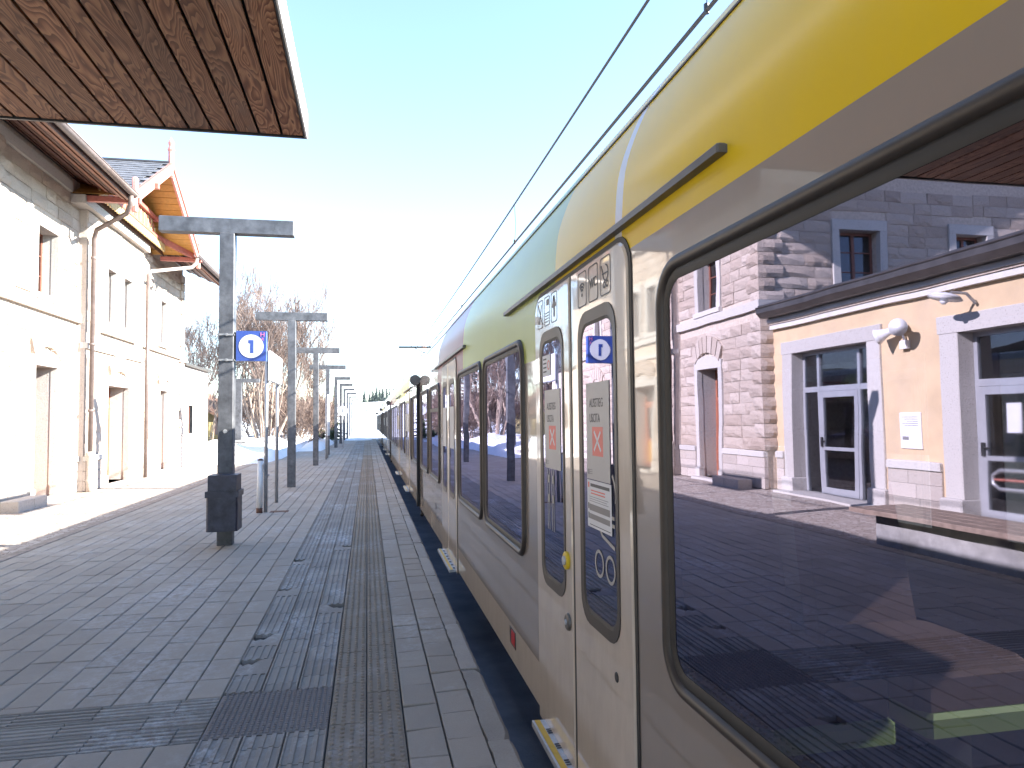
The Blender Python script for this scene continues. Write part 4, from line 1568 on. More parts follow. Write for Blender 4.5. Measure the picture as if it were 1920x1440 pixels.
def t_post(x, y, h, label, half=0.86, w=0.19, left=True, group='steel posts along the platform'):
    t = thing('platform_post', label, 'post', (x, y, 0), group)
    b = 0.2
    MB().cbox(x - w / 2, x + w / 2, y - w / 2, y + w / 2, -0.04, h - b - 0.002, 0.008).build('post', 'steel_post', t)
    MB().cbox(x - (half if left else w / 2), x + half, y - 0.085, y + 0.085, h - b, h, 0.008).build('crossbeam', 'steel_post', t)
    return t


p1 = t_post(PX, 10.1, 4.37, 'nearest dark steel T post, carrying the blue number sign and the litter bin')
for zz in (2.45, 2.79):
    mb = MB()
    mb.box(PX - 0.105, PX + 0.105, 9.992, 10.003, zz - 0.012, zz + 0.012).box(PX - 0.107, PX - 0.096, 9.992, 10.21, zz - 0.0115, zz + 0.0115).box(PX + 0.096, PX + 0.107, 9.992, 10.21, zz - 0.0115, zz + 0.0115)
    mb.lathe((PX + 0.01, 9.992, zz), (0, -1, 0), [(0, 0.02), (0.012, 0.02), (0.013, 0.005)], 6)
    mb.build('clamp_band', 'grey_tube', p1)
MB().lathe((PX, 10.004, 1.5), (0, -1, 0), [(0, 0.028), (0.012, 0.028), (0.014, 0.012), (0.006, 0.01)], 10).build('cover_screw', 'grey_tube', p1)
t_post(PX, 18.45, 4.35, 'second dark steel T post, just behind the white notice board')
t_post(PX - 0.02, 27.2, 4.35, 'third steel T post down the platform in front of the bare tree')
t_post(PX - 0.04, 35.6, 4.35, 'fourth steel T post, beside the small spruce trees')
ords = ['fifth', 'sixth', 'seventh', 'eighth', 'ninth', 'tenth']
for i, yy in enumerate((45.0, 53.0, 61.0, 70.0, 80.0, 91.0)):
    t_post(PX - 0.05, yy, 4.35, ords[i] + ' steel post down the platform, its crossbeam reaching only to the track', left=False)
t_post(PX, 1.2, 4.35, 'steel T post holding up the timber canopy')
sp = thing('slim_post', 'slim grey T post on a stone block beside the bare tree', 'post', (-5.8, 34.6, 0))  # plain T post with a crossbeam, carries no lamp
MB().cbox(-5.95, -5.69, 34.5, 34.76, 0.72, 3.45, 0.01).build('post', 'steel_post', sp)
MB().cbox(-6.1, -4.9, 34.53, 34.73, 3.452, 3.62, 0.01).build('crossbeam', 'steel_post', sp)
MB().cbox(-6.15, -5.55, 34.3, 34.9, -0.1, 0.72, 0.03).cbox(-6.3, -5.4, 34.2, 35.0, 0.723, 0.80, 0.02).build('footing', 'concrete', sp)
o = MB().cbox(-6.0, -4.45, 29.7, 30.4, -0.1, 0.32, 0.03).build('low_wall', 'concrete')
tag(o, 'low grey stone ledge at the edge of the forecourt, snow on it', 'wall')
o2 = MB().cbox(-5.95, -4.5, 29.75, 30.35, 0.32, 0.40, 0.03).build('snow_cap', 'snow', o)

# blue number sign
sg = thing('track_sign', 'blue square sign with a white disc reading 1, on the nearest post', 'sign', (PX + 0.3, 10.08, 2.42))
SX0, SX1, SZ0, SZ1, SY = PX + 0.125, PX + 0.51, 2.44, 2.845, 10.02
MB().box(SX0, SX1, SY, SY + 0.1, SZ0, SZ1).build('casing', 'sign_blue', sg)
MB().box(SX0 - 0.028, SX0 - 0.002, SY + 0.005, SY + 0.11, SZ0 + 0.02, SZ1 - 0.02).build('side_bracket', 'black_plastic', sg)
scx, scz = (SX0 + SX1) / 2, (SZ0 + SZ1) / 2 - 0.005
for (yy, dd) in ((SY, -0.003), (SY + 0.1, 0.003)):
    pts = [(scx + 0.158 * math.cos(2 * math.pi * k / 32), yy + dd * 0.3, scz + 0.158 * math.sin(2 * math.pi * k / 32)) for k in range(32)]
    MB().slab(pts, (0, dd, 0)).build('disc', 'sign_white', sg)
    q = yy + dd * 1.5
    one = [(-0.035, 0.04), (-0.035, 0.085), (0.032, 0.085), (0.032, -0.092), (-0.012, -0.092), (-0.012, 0.04)]
    sx = 1 if dd < 0 else -1
    MB().slab([(scx + sx * a, q, scz + b_) for a, b_ in one], (0, dd * 0.7, 0)).build('numeral', 'sign_blue', sg)
text('station_mark', 'H', 0.085, 'sign_pink', sg, SX1 - 0.048, SY - 0.0045, SZ1 - 0.05, face='-Y')
text('station_mark', 'R', 0.055, 'sign_pink', sg, SX1 - 0.044, SY - 0.0045, SZ1 - 0.112, face='-Y')

# litter bin
lb = thing('litter_bin', 'dark blue grey metal litter bin hung on the nearest post', 'bin', (PX, 9.8, 0.2))
BX, BY = PX + 0.045, 9.79
mb = MB()
mb.cbox(BX - 0.195, BX + 0.18, BY - 0.17, BY + 0.205, 0.235, 0.7, 0.02)
mb.build('body', 'bin_metal', lb)
mb = MB()
mb.box(BX - 0.205, BX + 0.192, BY - 0.183, BY - 0.168, 0.665, 0.745).box(BX + 0.18, BX + 0.195, BY - 0.18, BY + 0.21, 0.667, 0.743).box(BX - 0.208, BX - 0.193, BY - 0.18, BY + 0.21, 0.667, 0.743).box(BX - 0.205, BX + 0.192, BY + 0.2, BY + 0.212, 0.6675, 0.7425)
mb.build('collar', 'bin_metal', lb)
mb = MB()
mb.box(BX - 0.18, BX + 0.165, BY - 0.155, BY - 0.14, 0.702, 0.93).box(BX - 0.18, BX - 0.165, BY - 0.14, BY + 0.2, 0.702, 0.93).box(BX + 0.15, BX + 0.165, BY - 0.14, BY + 0.2, 0.702, 0.93).box(BX - 0.18, BX + 0.165, BY - 0.155, BY + 0.2, 0.931, 0.945)
mb.build('hood', 'bin_metal', lb)
MB().box(PX - 0.08, PX + 0.08, BY + 0.213, 10.006, 0.3, 0.65).build('bracket', 'bin_metal', lb)


def notice_board(x, y0, y1, z0, z1, h, label, t=0.05):
    nb = thing('notice_board', label, 'notice board', (x, (y0 + y1) / 2, 0), 'white notice boards')
    for yy in (y0, y1):
        MB().tube([(x, yy, -0.04), (x, yy, h)], 0.034, 10).build('leg', 'grey_tube', nb, smooth=True)
    MB().cbox(x + 0.035, x + 0.035 + t, y0 - 0.08, y1 + 0.08, z0, z1, 0.008).build('board', 'white_paint', nb)
    return nb


notice_board(-1.79, 13.45, 15.0, 2.36, 2.9, 2.88, 'white notice board on two grey posts behind the litter bin')
notice_board(-1.72, 31.2, 32.4, 1.0, 2.75, 2.7, 'tall white notice board beside the fourth post')
# white hydrant-like standpipe
bo = thing('white_bollard', 'white tubular bollard with brown foot beside the notice board post', 'bollard', (-1.89, 13.4, 0))
MB().tube([(-1.89, 13.4, 0.09), (-1.875, 13.4, 0.93)], 0.05, 14).build('tube', 'white_paint', bo, smooth=True)
MB().tube([(-1.89, 13.4, -0.02), (-1.89, 13.4, 0.088)], 0.054, 14).build('foot', 'rust_brown', bo, smooth=True)
MB().lathe((-1.875, 13.4, 0.932), (0, 0, 1), [(0, 0.052), (0.012, 0.052), (0.03, 0.02)], 12).build('cap', 'rust_brown', bo, smooth=True)
MB().tube([(-1.83, 13.36, 0.86), (-1.81, 13.36, 0.76), (-1.79, 13.4, 0.66), (-1.73, 13.44, 0.67)], 0.014, 6).lathe((-1.79, 13.45, 0.62), (0, 0, 1), [(0, 0.04), (0.045, 0.042)], 10).build('lock_clamp', 'grey_tube', bo)
o = MB().cbox(-1.72, -1.4, 13.38, 13.62, -0.01, 0.003, 0.002).build('rust_plate', 'rust_brown', plat)
# round platform sign far down
rs = thing('round_sign', 'small round white sign on a pole far down the platform', 'sign', (-1.5, 45, 0))
MB().tube([(-1.48, 45, 0), (-1.48, 45, 2.3)], 0.035, 8).build('pole', 'grey_tube', rs)
MB().lathe((-1.48, 44.95, 2.25), (0, -1, 0), [(0, 0.3), (0.03, 0.3), (0.031, 0.01)], 20).build('disc', 'sign_white', rs)
text('numeral', '1', 0.4, 'print_dark', rs, -1.48, 44.91, 2.25, face='-Y')

# ================================================================ TRAIN
TX = 0.935                      # near side plane
TC = 2.375                      # centre line
FX = 2 * TC - TX                # far side plane
WZ0, WZ1 = 0.775, 2.12          # window band
SK0, SK1 = 0.03, 0.27           # skirt
ZB = 2.235                      # foot of the coloured band
PROFILE = [(0.935, ZB), (0.940, 2.40), (0.955, 2.55), (0.995, 2.68), (1.06, 2.82), (1.15, 2.955), (1.27, 3.065), (1.44, 3.19), (1.70, 3.37), (2.0, 3.46), (2.375, 3.49)]


def _catmull(P, m):
    out = []
    for i in range(len(P) - 1):
        p0, p1, p2, p3 = P[max(i - 1, 0)], P[i], P[i + 1], P[min(i + 2, len(P) - 1)]
        for k in range(m):
            t = k / m
            out.append(tuple(0.5 * (2 * p1[c] + (p2[c] - p0[c]) * t + (2 * p0[c] - 5 * p1[c] + 4 * p2[c] - p3[c]) * t * t + (3 * p1[c] - p0[c] - 3 * p2[c] + p3[c]) * t ** 3) for c in (0, 1)))
    out.append(P[-1])
    return out


PROFILE = _catmull(PROFILE, 3)
TRAIN_GROUP = 'carriages of the train at the platform'


def upper(y0, y1, k0=0, k1=21, off=0.0):
    mb = MB()
    n = max(1, int((y1 - y0) / 0.5))
    pts = PROFILE[k0:k1 + 1]
    for i in range(n + 1):
        yy = y0 + (y1 - y0) * i / n
        for q, (x, z) in enumerate(pts):
            mb.v.append((x - off, yy, z + off * 0.3))
    m_ = len(pts)
    for i in range(n):
        for q in range(m_ - 1):
            mb.f.append((i * m_ + q, (i + 1) * m_ + q, (i + 1) * m_ + q + 1, i * m_ + q + 1))
    return mb


def train_window(car, y0, y1, fw=0.06, hopper=False, X=TX, z0=WZ0, z1=WZ1):
    w = bpy.data.objects.new('window', None)
    col.objects.link(w)
    w.parent = car
    w.matrix_parent_inverse = parent_inv(car)
    w.location = (X, (y0 + y1) / 2, z0)
    r0, n = 0.15, 9

    def rr_(q, r):
        return rrect(y0 + q, y1 - q, z0 + q, z1 - q, r, n)
    i_ = rr_(0.042, r0 - 0.035)
    mb = MB()
    rings(mb, [(rr_(0, r0), X - 0.001), (rr_(0.004, r0 - 0.004), X - 0.014), (rr_(0.012, r0 - 0.01), X - 0.022), (rr_(0.024, r0 - 0.02), X - 0.024), (rr_(0.036, r0 - 0.03), X - 0.019), (i_, X - 0.008)])
    mb.build('frame', 'frame_brown', w, smooth=True)
    # black rubber inside the frame
    j_ = rr_(fw + 0.012, r0 - 0.07)
    rings(MB(), [(i_, X - 0.008), (rr_(0.05, r0 - 0.04), X - 0.012), (j_, X - 0.003)]).build('seal', 'rubber', w, smooth=True)
    MB().add([(X - 0.002, p[0], p[1]) for p in rr_(fw + 0.009, r0 - 0.065)], [tuple(range(4 * (n + 1)))]).build('pane', 'train_glass', w)
    if hopper:
        zz = z1 - 0.36
        MB().box(X - 0.012, X - 0.003, y0 + fw, y1 - fw, zz - 0.025, zz + 0.025).build('hopper_bar', 'rubber', w)
    return w


def hole_of(y0, y1, fw=0.06, z0=WZ0, z1=WZ1):
    return (y0 + fw + 0.004, y1 - fw - 0.004, z0 + fw + 0.004, z1 - fw - 0.004)


def outline(mb, pts, x, w=0.004, d=0.001):
    """thin closed line strip"""
    n = len(pts)
    cy = sum(p[0] for p in pts) / n
    cz = sum(p[1] for p in pts) / n
    inn = []
    for (a, b_) in pts:
        v = Vector((cy - a, cz - b_))
        l = v.length
        inn.append((a + v.x / l * w * 1.3, b_ + v.y / l * w * 1.3))
    return rings(mb, [(pts, x), (pts, x - d), (inn, x - d), (inn, x)])


def bar_yz(mb, a, b_, x, w, d=0.001):
    a, b_ = Vector(a), Vector(b_)
    t = (b_ - a).normalized()
    nrm = Vector((-t.y, t.x)) * w / 2
    q = [a + nrm, b_ + nrm, b_ - nrm, a - nrm]
    return mb.slab([(x, p.x, p.y) for p in q], (-d, 0, 0))


def arc_yz(mb, c, r, a0, a1, x, w, n=16):
    pts = [(c[0] + r * math.cos(R(a0 + (a1 - a0) * k / n)), c[1] + r * math.sin(R(a0 + (a1 - a0) * k / n))) for k in range(n + 1)]
    for k in range(n):
        bar_yz(mb, pts[k], pts[k + 1], x, w)
    return mb


def train_door(car, y0, y1, detail=True, zt=2.285):
    """two leaves, split in the middle; y1 is the far side"""
    ym = (y0 + y1) / 2 + 0.02
    zb = 0.0
    xl = TX - 0.012
    # dark seal behind the leaves, rounded at the top
    seal = rrect(y0 - 0.02, y1 + 0.02, zb - 0.01, zt + 0.02, (0.01, 0.01, 0.13, 0.13))
    inner = rrect(y0 + 0.05, y1 - 0.05, zb + 0.02, zt - 0.06, (0.01, 0.01, 0.1, 0.1))
    rings(MB(), [(seal, TX + 0.002), (seal, TX - 0.004), (inner, TX - 0.004)]).build('door_seal', 'rubber', car)
    leaves = []
    for k, (a, b_) in enumerate(((y0, ym - 0.016), (ym + 0.016, y1))):
        rr = (0.008, 0.008, 0.11, 0.008) if k == 1 else (0.008, 0.008, 0.008, 0.11)
        o = rrect(a + 0.004, b_ - 0.004, zb, zt, rr)
        o2 = rrect(a + 0.012, b_ - 0.012, zb + 0.008, zt - 0.008, rr)
        pw0, pw1 = (a + 0.16, b_ - 0.15) if k == 0 else (a + 0.14, b_ - 0.15)
        gz0, gz1 = 0.80, 2.03
        g0 = rrect(pw0 - 0.035, pw1 + 0.035, gz0 - 0.045, gz1 + 0.05, 0.115)
        g1 = rrect(pw0, pw1, gz0, gz1, 0.085)
        g2 = rrect(pw0 + 0.018, pw1 - 0.018, gz0 + 0.018, gz1 - 0.018, 0.07)
        mb = MB()
        rings(mb, [(o, TX + 0.02), (o, xl + 0.006), (o2, xl), (g0, xl)])
        lf = mb.build('door_leaf', 'champagne', car)
        rings(MB(), [(g0, xl - 0.0005), (g0, xl - 0.004), (g1, xl - 0.001)]).build('window_trim', 'frame_brown', lf)
        rings(MB(), [(g1, xl - 0.001), (g2, xl + 0.004)]).build('seal', 'rubber', lf)
        MB().add([(xl + 0.003, p[0], p[1]) for p in rrect(pw0 + 0.012, pw1 - 0.012, gz0 + 0.012, gz1 - 0.012, 0.07)], [tuple(range(24))]).build('pane', 'train_glass', lf)
        leaves.append((lf, a, b_, pw0, pw1))
    MB().box(TX - 0.006, TX + 0.01, ym - 0.017, ym + 0.017, zb, zt - 0.03).build('door_joint', 'rubber', car)
    # sliding step
    st = MB().box(0.865, TX + 0.2, y0 + 0.08, y1 - 0.12, 0.0, 0.024).build('step', 'step_alu', car)
    MB().box(0.853, 0.864, y0 + 0.08, y1 - 0.12, -0.004, 0.027).build('step_nose', 'step_alu', st)
    MB().box(0.866, 0.895, y0 + 0.083, y1 - 0.123, 0.0245, 0.027).build('step_stripe', 'step_yellow', st)
    mb = MB()
    yy = y0 + 0.14
    while yy < y1 - 0.2:
        for q in range(3):
            mb.box(0.900, 0.924, yy + q * 0.022, yy + q * 0.022 + 0.008, 0.0245, 0.0275)
        yy += 0.17
    mb.build('step_grip', 'print_dark', st, kind='stuff')
    if not detail:
        for (lf, a, b_, pw0, pw1) in leaves:
            MB().box(xl - 0.004, xl - 0.0015, pw0 + 0.03, pw1 - 0.02, 1.36, 1.77).build('poster', 'poster_grey', lf)
        return leaves, xl
    return leaves, xl


def seat(car, y, facing, x0, x1, zf):
    """facing +1: passenger looks towards +Y"""
    s = bpy.data.objects.new('seat', None)
    col.objects.link(s)
    s.parent = car
    s.matrix_parent_inverse = parent_inv(car)
    s.location = ((x0 + x1) / 2, y, zf)
    f = facing

    def cb(name, mat, xa, xb, ya, yb, za, zb_, c=0.03):
        a, b_ = sorted((y + f * ya, y + f * yb))
        MB().cbox(xa, xb, a, b_, za, zb_, c).build(name, mat, s)
    xm = (x0 + x1) / 2
    for (a, b_) in ((x0, xm - 0.04), (xm + 0.04, x1)):
        cb('seat_front', 'seat_lime', a + 0.01, b_ - 0.01, 0.02, 0.475, zf + 0.395, zf + 0.458, 0.012)
        cb('cushion', 'seat_brown', a, b_, 0.0, 0.46, zf + 0.46, zf + 0.58)
        mb = MB()
        ya, yb = y + f * 0.0, y + f * -0.13
        mb.slab([(a + 0.01, ya, zf + 0.5), (b_ - 0.01, ya, zf + 0.5), (b_ - 0.03, yb, zf + 1.22), (a + 0.03, yb, zf + 1.22)], (0, -f * 0.09, 0.02))
        mb.build('backrest', 'seat_brown', s)
        cb('headrest', 'seat_brown', a + 0.08, b_ - 0.08, -0.26, -0.16, zf + 1.24, zf + 1.42)
    cb('seat_pedestal', 'car_floor', x0 + 0.15, x1 - 0.15, 0.06, 0.36, zf, zf + 0.379, 0.01)


def carriage(label, y0, y1, windows, doors, patches, near=False, seats=()):
    car = thing('train_carriage', label, 'train carriage', (TC, (y0 + y1) / 2, -0.55), TRAIN_GROUP)
    holes = [hole_of(a, b_) for (a, b_, *_r) in windows]
    dh = [(a - 0.005, b_ + 0.005, SK0 - 0.1, ZB + 0.06) for (a, b_) in doors]
    # grey window band and champagne skirt
    low = [p for p in patches if p[3] < ZB]
    for (s0, s1) in gaps(y0, y1, doors):
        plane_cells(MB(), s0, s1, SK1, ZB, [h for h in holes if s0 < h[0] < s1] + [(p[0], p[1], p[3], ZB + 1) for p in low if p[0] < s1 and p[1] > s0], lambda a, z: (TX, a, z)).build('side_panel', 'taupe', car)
    for (s0, s1) in gaps(y0, y1, doors):
        mb = MB()
        mb.quad((TX, s0, SK1), (TX, s1, SK1), (TX + 0.002, s1, SK0), (TX + 0.002, s0, SK0))
        mb.quad((TX + 0.002, s0, SK0), (TX + 0.002, s1, SK0), (TX + 0.05, s1, SK0 - 0.015), (TX + 0.05, s0, SK0 - 0.015))
        mb.build('skirt', 'champagne', car)
    MB().box(TX + 0.55, FX - 0.55, y0 + 0.3, y1 - 0.3, -0.3, 0.0).build('underframe', 'bellows', car)
    for p in patches:
        a, b_, mat, zl = p
        mb = upper(a, b_)
        if zl < ZB:
            plane_cells(mb, a, b_, zl, ZB, holes + dh, lambda q, z: (TX, q, z))
        mb.build('livery_panel', mat, car, smooth=True)
    upper(y0, y1, 21, len(PROFILE) - 1).build('roof', 'train_roof', car, smooth=True)
    mb = MB()
    for (x, z), (x2, z2) in zip(PROFILE[:-1], PROFILE[1:]):
        mb.quad((2 * TC - x, y0, z), (2 * TC - x, y1, z), (2 * TC - x2, y1, z2), (2 * TC - x2, y0, z2))
    mb.build('far_roof', 'train_roof', car)
    # far side with its windows and doors
    fh = holes + [(a + 0.2, b_ - 0.2, 0.85, 2.0) for (a, b_) in doors]
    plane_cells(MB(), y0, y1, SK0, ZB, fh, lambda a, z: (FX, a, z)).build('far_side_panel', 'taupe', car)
    for h in fh:
        MB().quad((FX - 0.01, h[0], h[2]), (FX - 0.01, h[1], h[2]), (FX - 0.01, h[1], h[3]), (FX - 0.01, h[0], h[3])).build('far_pane', 'far_glass', car)
    # lining: floor, ceiling, end walls
    MB().box(TX + 0.03, FX - 0.03, y0 + 0.05, y1 - 0.05, 0.02, 0.05).build('floor', 'car_floor', car)
    MB().box(TX + 0.06, FX - 0.06, y0 + 0.05, y1 - 0.05, 2.2, 2.23).build('ceiling', 'car_lining', car)
    mb = MB()
    for yy in (y0 + 0.02, y1 - 0.02):
        mb.add([(x, yy, z) for (x, z) in [(TX + 0.003, SK0)] + [(p[0] + 0.003, p[1] - 0.003) for p in PROFILE] + [(2 * TC - p[0] - 0.003, p[1] - 0.003) for p in reversed(PROFILE[:-1])] + [(FX - 0.003, SK0)]], [tuple(range(len(PROFILE) * 2 + 1))])
    mb.build('end_wall', 'bellows', car)
    for w in windows:
        train_window(car, w[0], w[1], 0.06 if not near else 0.062, hopper=len(w) > 2)
    out = []
    for (a, b_) in doors:
        out.append(train_door(car, a, b_, detail=near))
        MB().cbox(TX - 0.028, TX + 0.01, a - 0.72, b_ + 0.86, 2.322, 2.35, 0.006).build('drip_rail', 'bar_grey', car)
    # round disc at the coupling, top of the gap
    MB().lathe((TX - 0.085, y1 - 0.02, 2.35), (0, -1, 0), [(-0.01, 0.03), (0, 0.095), (0.02, 0.1), (0.035, 0.09), (0.036, 0.01)], 18).build('round_mirror', 'bar_grey', car)
    MB().cbox(TX - (0.055 if near else 0.03), TX + 0.02, y1 + 0.004, y1 + 0.1, 0.06, 2.33, 0.006).build('gap_seal', 'bellows', car)
    return car, out


def gaps(y0, y1, doors):
    out, a = [], y0
    for (d0, d1) in sorted(doors):
        out.append((a, d0 - 0.005))
        a = d1 + 0.005
    out.append((a, y1))
    return out


C1 = (-4.2, 13.02)
D_A, D_B = (2.42, 3.87), (7.55, 9.02)
wins1 = [(-3.6, -2.2), (-1.1, 0.4), (0.62, 2.155), (4.2, 5.72), (5.82, 7.38), (9.35, 10.8, 1), (11.15, 12.7)]
wins1 = [(-3.6, -2.2), (-1.9, -0.4), (0.3, 2.155), (4.2, 5.72), (5.82, 7.38), (9.35, 10.8, 1), (11.15, 12.7)]
pat1 = [(-4.2, 2.50, 'train_yellow', ZB), (2.50, 2.575, 'train_white', ZB), (2.575, 3.47, 'train_yellow', ZB), (3.47, 7.01, 'train_green', 1.955), (7.01, 7.03, 'train_yellow', 1.955), (7.03, 9.6, 'train_burgundy', 1.955), (9.6, 13.02, 'champagne', ZB)]
car1, doors1 = carriage('nearest train carriage, yellow and green above grey, big window showing seats', C1[0], C1[1], wins1, [D_A, D_B], pat1, near=True)
for (yy, fc_) in ((2.21, -1), (0.12, 1), (-0.25, -1)):
    seat(car1, yy, fc_, 1.02, 1.92, 0.33)
MB().box(TX + 0.07, 2.05, -2.6, 2.35, 0.051, 0.33).build('podium', 'car_floor', car1)
# thin seams along the cantrail
MB().box(1.056, 1.062, C1[0], C1[1], 2.822, 2.829).build('roof_seam', 'frame_brown', car1)
# lit red marker, key hole, push buttons
rb = MB().box(TX - 0.002, TX + 0.03, 4.55, 4.74, 0.135, 0.245).build('marker_recess', 'black_plastic', car1)
MB().box(TX - 0.004, TX - 0.0025, 4.57, 4.68, 0.147, 0.235).build('marker_lamp', 'red_lamp', rb)
MB().lathe((TX + 0.01, 10.0, 0.42), (-1, 0, 0), [(0, 0.05), (0.013, 0.05), (0.014, 0.02)], 12).build('socket_cap', 'black_plastic', car1)

# door details on the nearest door: icons, posters, print
leaves, xl = doors1[0]
(lfR, aR, bR, pR0, pR1), (lfL, aL, bL, pL0, pL1) = leaves
xs_ = xl - 0.0005
for (lf, cy, icon) in ((lfR, 2.965, 'wifi'), (lfR, 2.81, 'wc'), (lfR, 2.655, 'pram'), (lfL, 3.735, 'cross'), (lfL, 3.59, 'bike'), (lfL, 3.445, 'arrow')):
    hw = 0.062
    z0_, z1_ = 2.108, 2.262
    if lf is lfL:
        hw = 0.058
    base = MB()
    rings(base, [(rrect(cy - hw, cy + hw, z0_, z1_, 0.018), xs_), (rrect(cy - hw, cy + hw, z0_, z1_, 0.018), xs_ - 0.001), (rrect(cy - hw + 0.005, cy + hw - 0.005, z0_ + 0.005, z1_ - 0.005, 0.014), xs_ - 0.001)])
    mb = base
    zc = (z0_ + z1_) / 2
    x = xs_ - 0.0006
    if icon == 'wifi':
        for r_ in (0.018, 0.032, 0.046):
            arc_yz(mb, (cy, zc - 0.02), r_, 45, 135, x, 0.008, 8)
        arc_yz(mb, (cy, zc - 0.025), 0.004, 0, 360, x, 0.008, 6)
    elif icon == 'pram':
        arc_yz(mb, (cy + 0.012, zc - 0.035), 0.012, 0, 360, x, 0.005, 10)
        arc_yz(mb, (cy - 0.022, zc - 0.035), 0.012, 0, 360, x, 0.005, 10)
        arc_yz(mb, (cy - 0.005, zc + 0.01), 0.03, 180, 360, x, 0.006, 10)
        arc_yz(mb, (cy - 0.005, zc + 0.012), 0.03, 90, 180, x, 0.006, 8)
        bar_yz(mb, (cy - 0.035, zc + 0.01), (cy + 0.035, zc + 0.01), x, 0.006)
        bar_yz(mb, (cy + 0.025, zc + 0.01), (cy + 0.045, zc + 0.045), x, 0.006)
    elif icon == 'cross':
        bar_yz(mb, (cy - 0.045, zc - 0.06), (cy + 0.045, zc + 0.06), x, 0.006)
        bar_yz(mb, (cy - 0.03, zc + 0.05), (cy + 0.02, zc - 0.05), x, 0.006)
        bar_yz(mb, (cy + 0.0, zc - 0.01), (cy + 0.03, zc - 0.05), x, 0.006)
    elif icon == 'bike':
        bar_yz(mb, (cy - 0.035, zc + 0.045), (cy + 0.005, zc + 0.045), x, 0.03)
        for q in range(4):
            bar_yz(mb, (cy - 0.04, zc - 0.01 - q * 0.015), (cy + 0.04, zc - 0.01 - q * 0.015), x, 0.004)
    elif icon == 'arrow':
        bar_yz(mb, (cy, zc - 0.05), (cy, zc + 0.05), x, 0.02)
        bar_yz(mb, (cy - 0.03, zc + 0.0), (cy, zc + 0.055), x, 0.014)
        bar_yz(mb, (cy + 0.03, zc + 0.0), (cy, zc + 0.055), x, 0.014)
    mb.build('pictogram', 'print_dark' if lf is lfR else 'print_grey', lf)
    if icon == 'wc':
        text('lettering', 'WC', 0.058, 'print_dark', lf, xs_ - 0.0012, cy, zc, squeeze=0.95)
# posters inside the door panes
gx = xl + 0.0015
for (lf, py0, py1, k) in ((lfR, 2.64, 2.935, 0), (lfL, 3.36, 3.665, 1)):
    MB().box(gx - 0.0012, gx, py0, py1, 1.365, 1.77).build('poster', 'poster_grey', lf)
    cy = (py0 + py1) / 2
    text('lettering', 'AUSSTIEG', 0.052, 'print_dark', lf, gx - 0.0016, py1 - 0.045, 1.683, align='LEFT', squeeze=0.78, extr=0.0003)
    text('lettering', 'USCITA', 0.052, 'print_dark', lf, gx - 0.0016, py1 - 0.045, 1.62, align='LEFT', squeeze=0.78, extr=0.0003)
    rq = MB().box(gx - 0.0018, gx - 0.0013, cy - 0.068, cy + 0.068, 1.465, 1.585)
    rq.build('red_field', 'poster_red', lf)
    mb = MB()
    bar_yz(mb, (cy - 0.042, 1.487), (cy + 0.042, 1.566), gx - 0.0019, 0.012, 0.0005)
    bar_yz(mb, (cy + 0.042, 1.487), (cy - 0.042, 1.566), gx - 0.0025, 0.012, 0.0005)
    mb.build('cross', 'paper', lf)
    mb = MB()
    mb.box(gx - 0.0018, gx - 0.0013, py1 - 0.035, py1 - 0.012, 1.385, 1.407)
    for q in range(3):
        mb.box(gx - 0.0018, gx - 0.0013, py1 - 0.075, py1 - 0.04, 1.387 + q * 0.008, 1.39 + q * 0.008)
    mb.build('print', 'print_grey', lf)
# second sheet of paper
MB().box(gx - 0.0028, gx - 0.002, 2.625, 2.93, 1.165, 1.362).build('paper_sheet', 'paper', lfR)
mb = MB()
mb.box(gx - 0.0034, gx - 0.0029, 2.645, 2.885, 1.335, 1.348)
for q in range(3):
    mb.box(gx - 0.0034, gx - 0.0029, 2.66 + 0.02 * (q % 2), 2.9, 1.292 - q * 0.009, 1.2935 - q * 0.009)
mb.box(gx - 0.0034, gx - 0.0029, 2.64, 2.90, 1.175, 1.178)
for q in range(2):
    mb.box(gx - 0.0034, gx - 0.0029, 2.905, 2.919, 1.2 + q * 0.04, 1.225 + q * 0.04)
mb.build('print', 'print_dark', lfR)
mb = MB()
mb.box(gx - 0.0034, gx - 0.0029, 2.645, 2.9, 1.235, 1.262).box(gx - 0.0034, gx - 0.0029, 2.645, 2.9, 1.2, 1.222)
mb.build('print_band', 'print_grey', lfR)
mb = MB()
mb.box(gx - 0.0034, gx - 0.0029, 2.90, 2.918, 1.33, 1.352)
for q in range(2):
    mb.box(gx - 0.0034, gx - 0.0029, 2.7, 2.88, 1.305 + q * 0.012, 1.31 + q * 0.012)
mb.build('red_print', 'poster_red', lfR)
# large pram symbol on the right pane, ski symbol on the left pane, small sign on top
arc_yz(MB(), (2.79, 1.03), 0.05, 0, 360, gx - 0.0002, 0.013, 24).build('pram_wheel', 'icon_beige', lfR)
arc_yz(MB(), (2.655, 1.03), 0.05, 0, 360, gx - 0.0002, 0.013, 24).build('pram_wheel', 'icon_beige', lfR)
mb = bar_yz(MB(), (2.80, 1.29), (2.80, 1.245), gx - 0.0002, 0.014)
arc_yz(mb, (2.69, 1.245), 0.11, 0, -62, gx - 0.0002, 0.014, 10)
bar_yz(mb, (2.74, 1.148), (2.60, 1.12), gx - 0.0002, 0.014)
mb.build('pram_body', 'icon_beige', lfR)
bar_yz(MB(), (2.60, 1.235), (2.70, 1.235), gx - 0.0002, 0.014).build('pram_bar', 'icon_beige', lfR)
bar_yz(MB(), (2.60, 1.205), (2.70, 1.205), gx - 0.0002, 0.014).build('pram_bar', 'icon_beige', lfR)
arc_yz(MB(), (2.68, 1.32), 0.1, 128, 195, gx - 0.0006, 0.014, 8).build('pram_hood', 'icon_beige', lfR)
mb = MB()
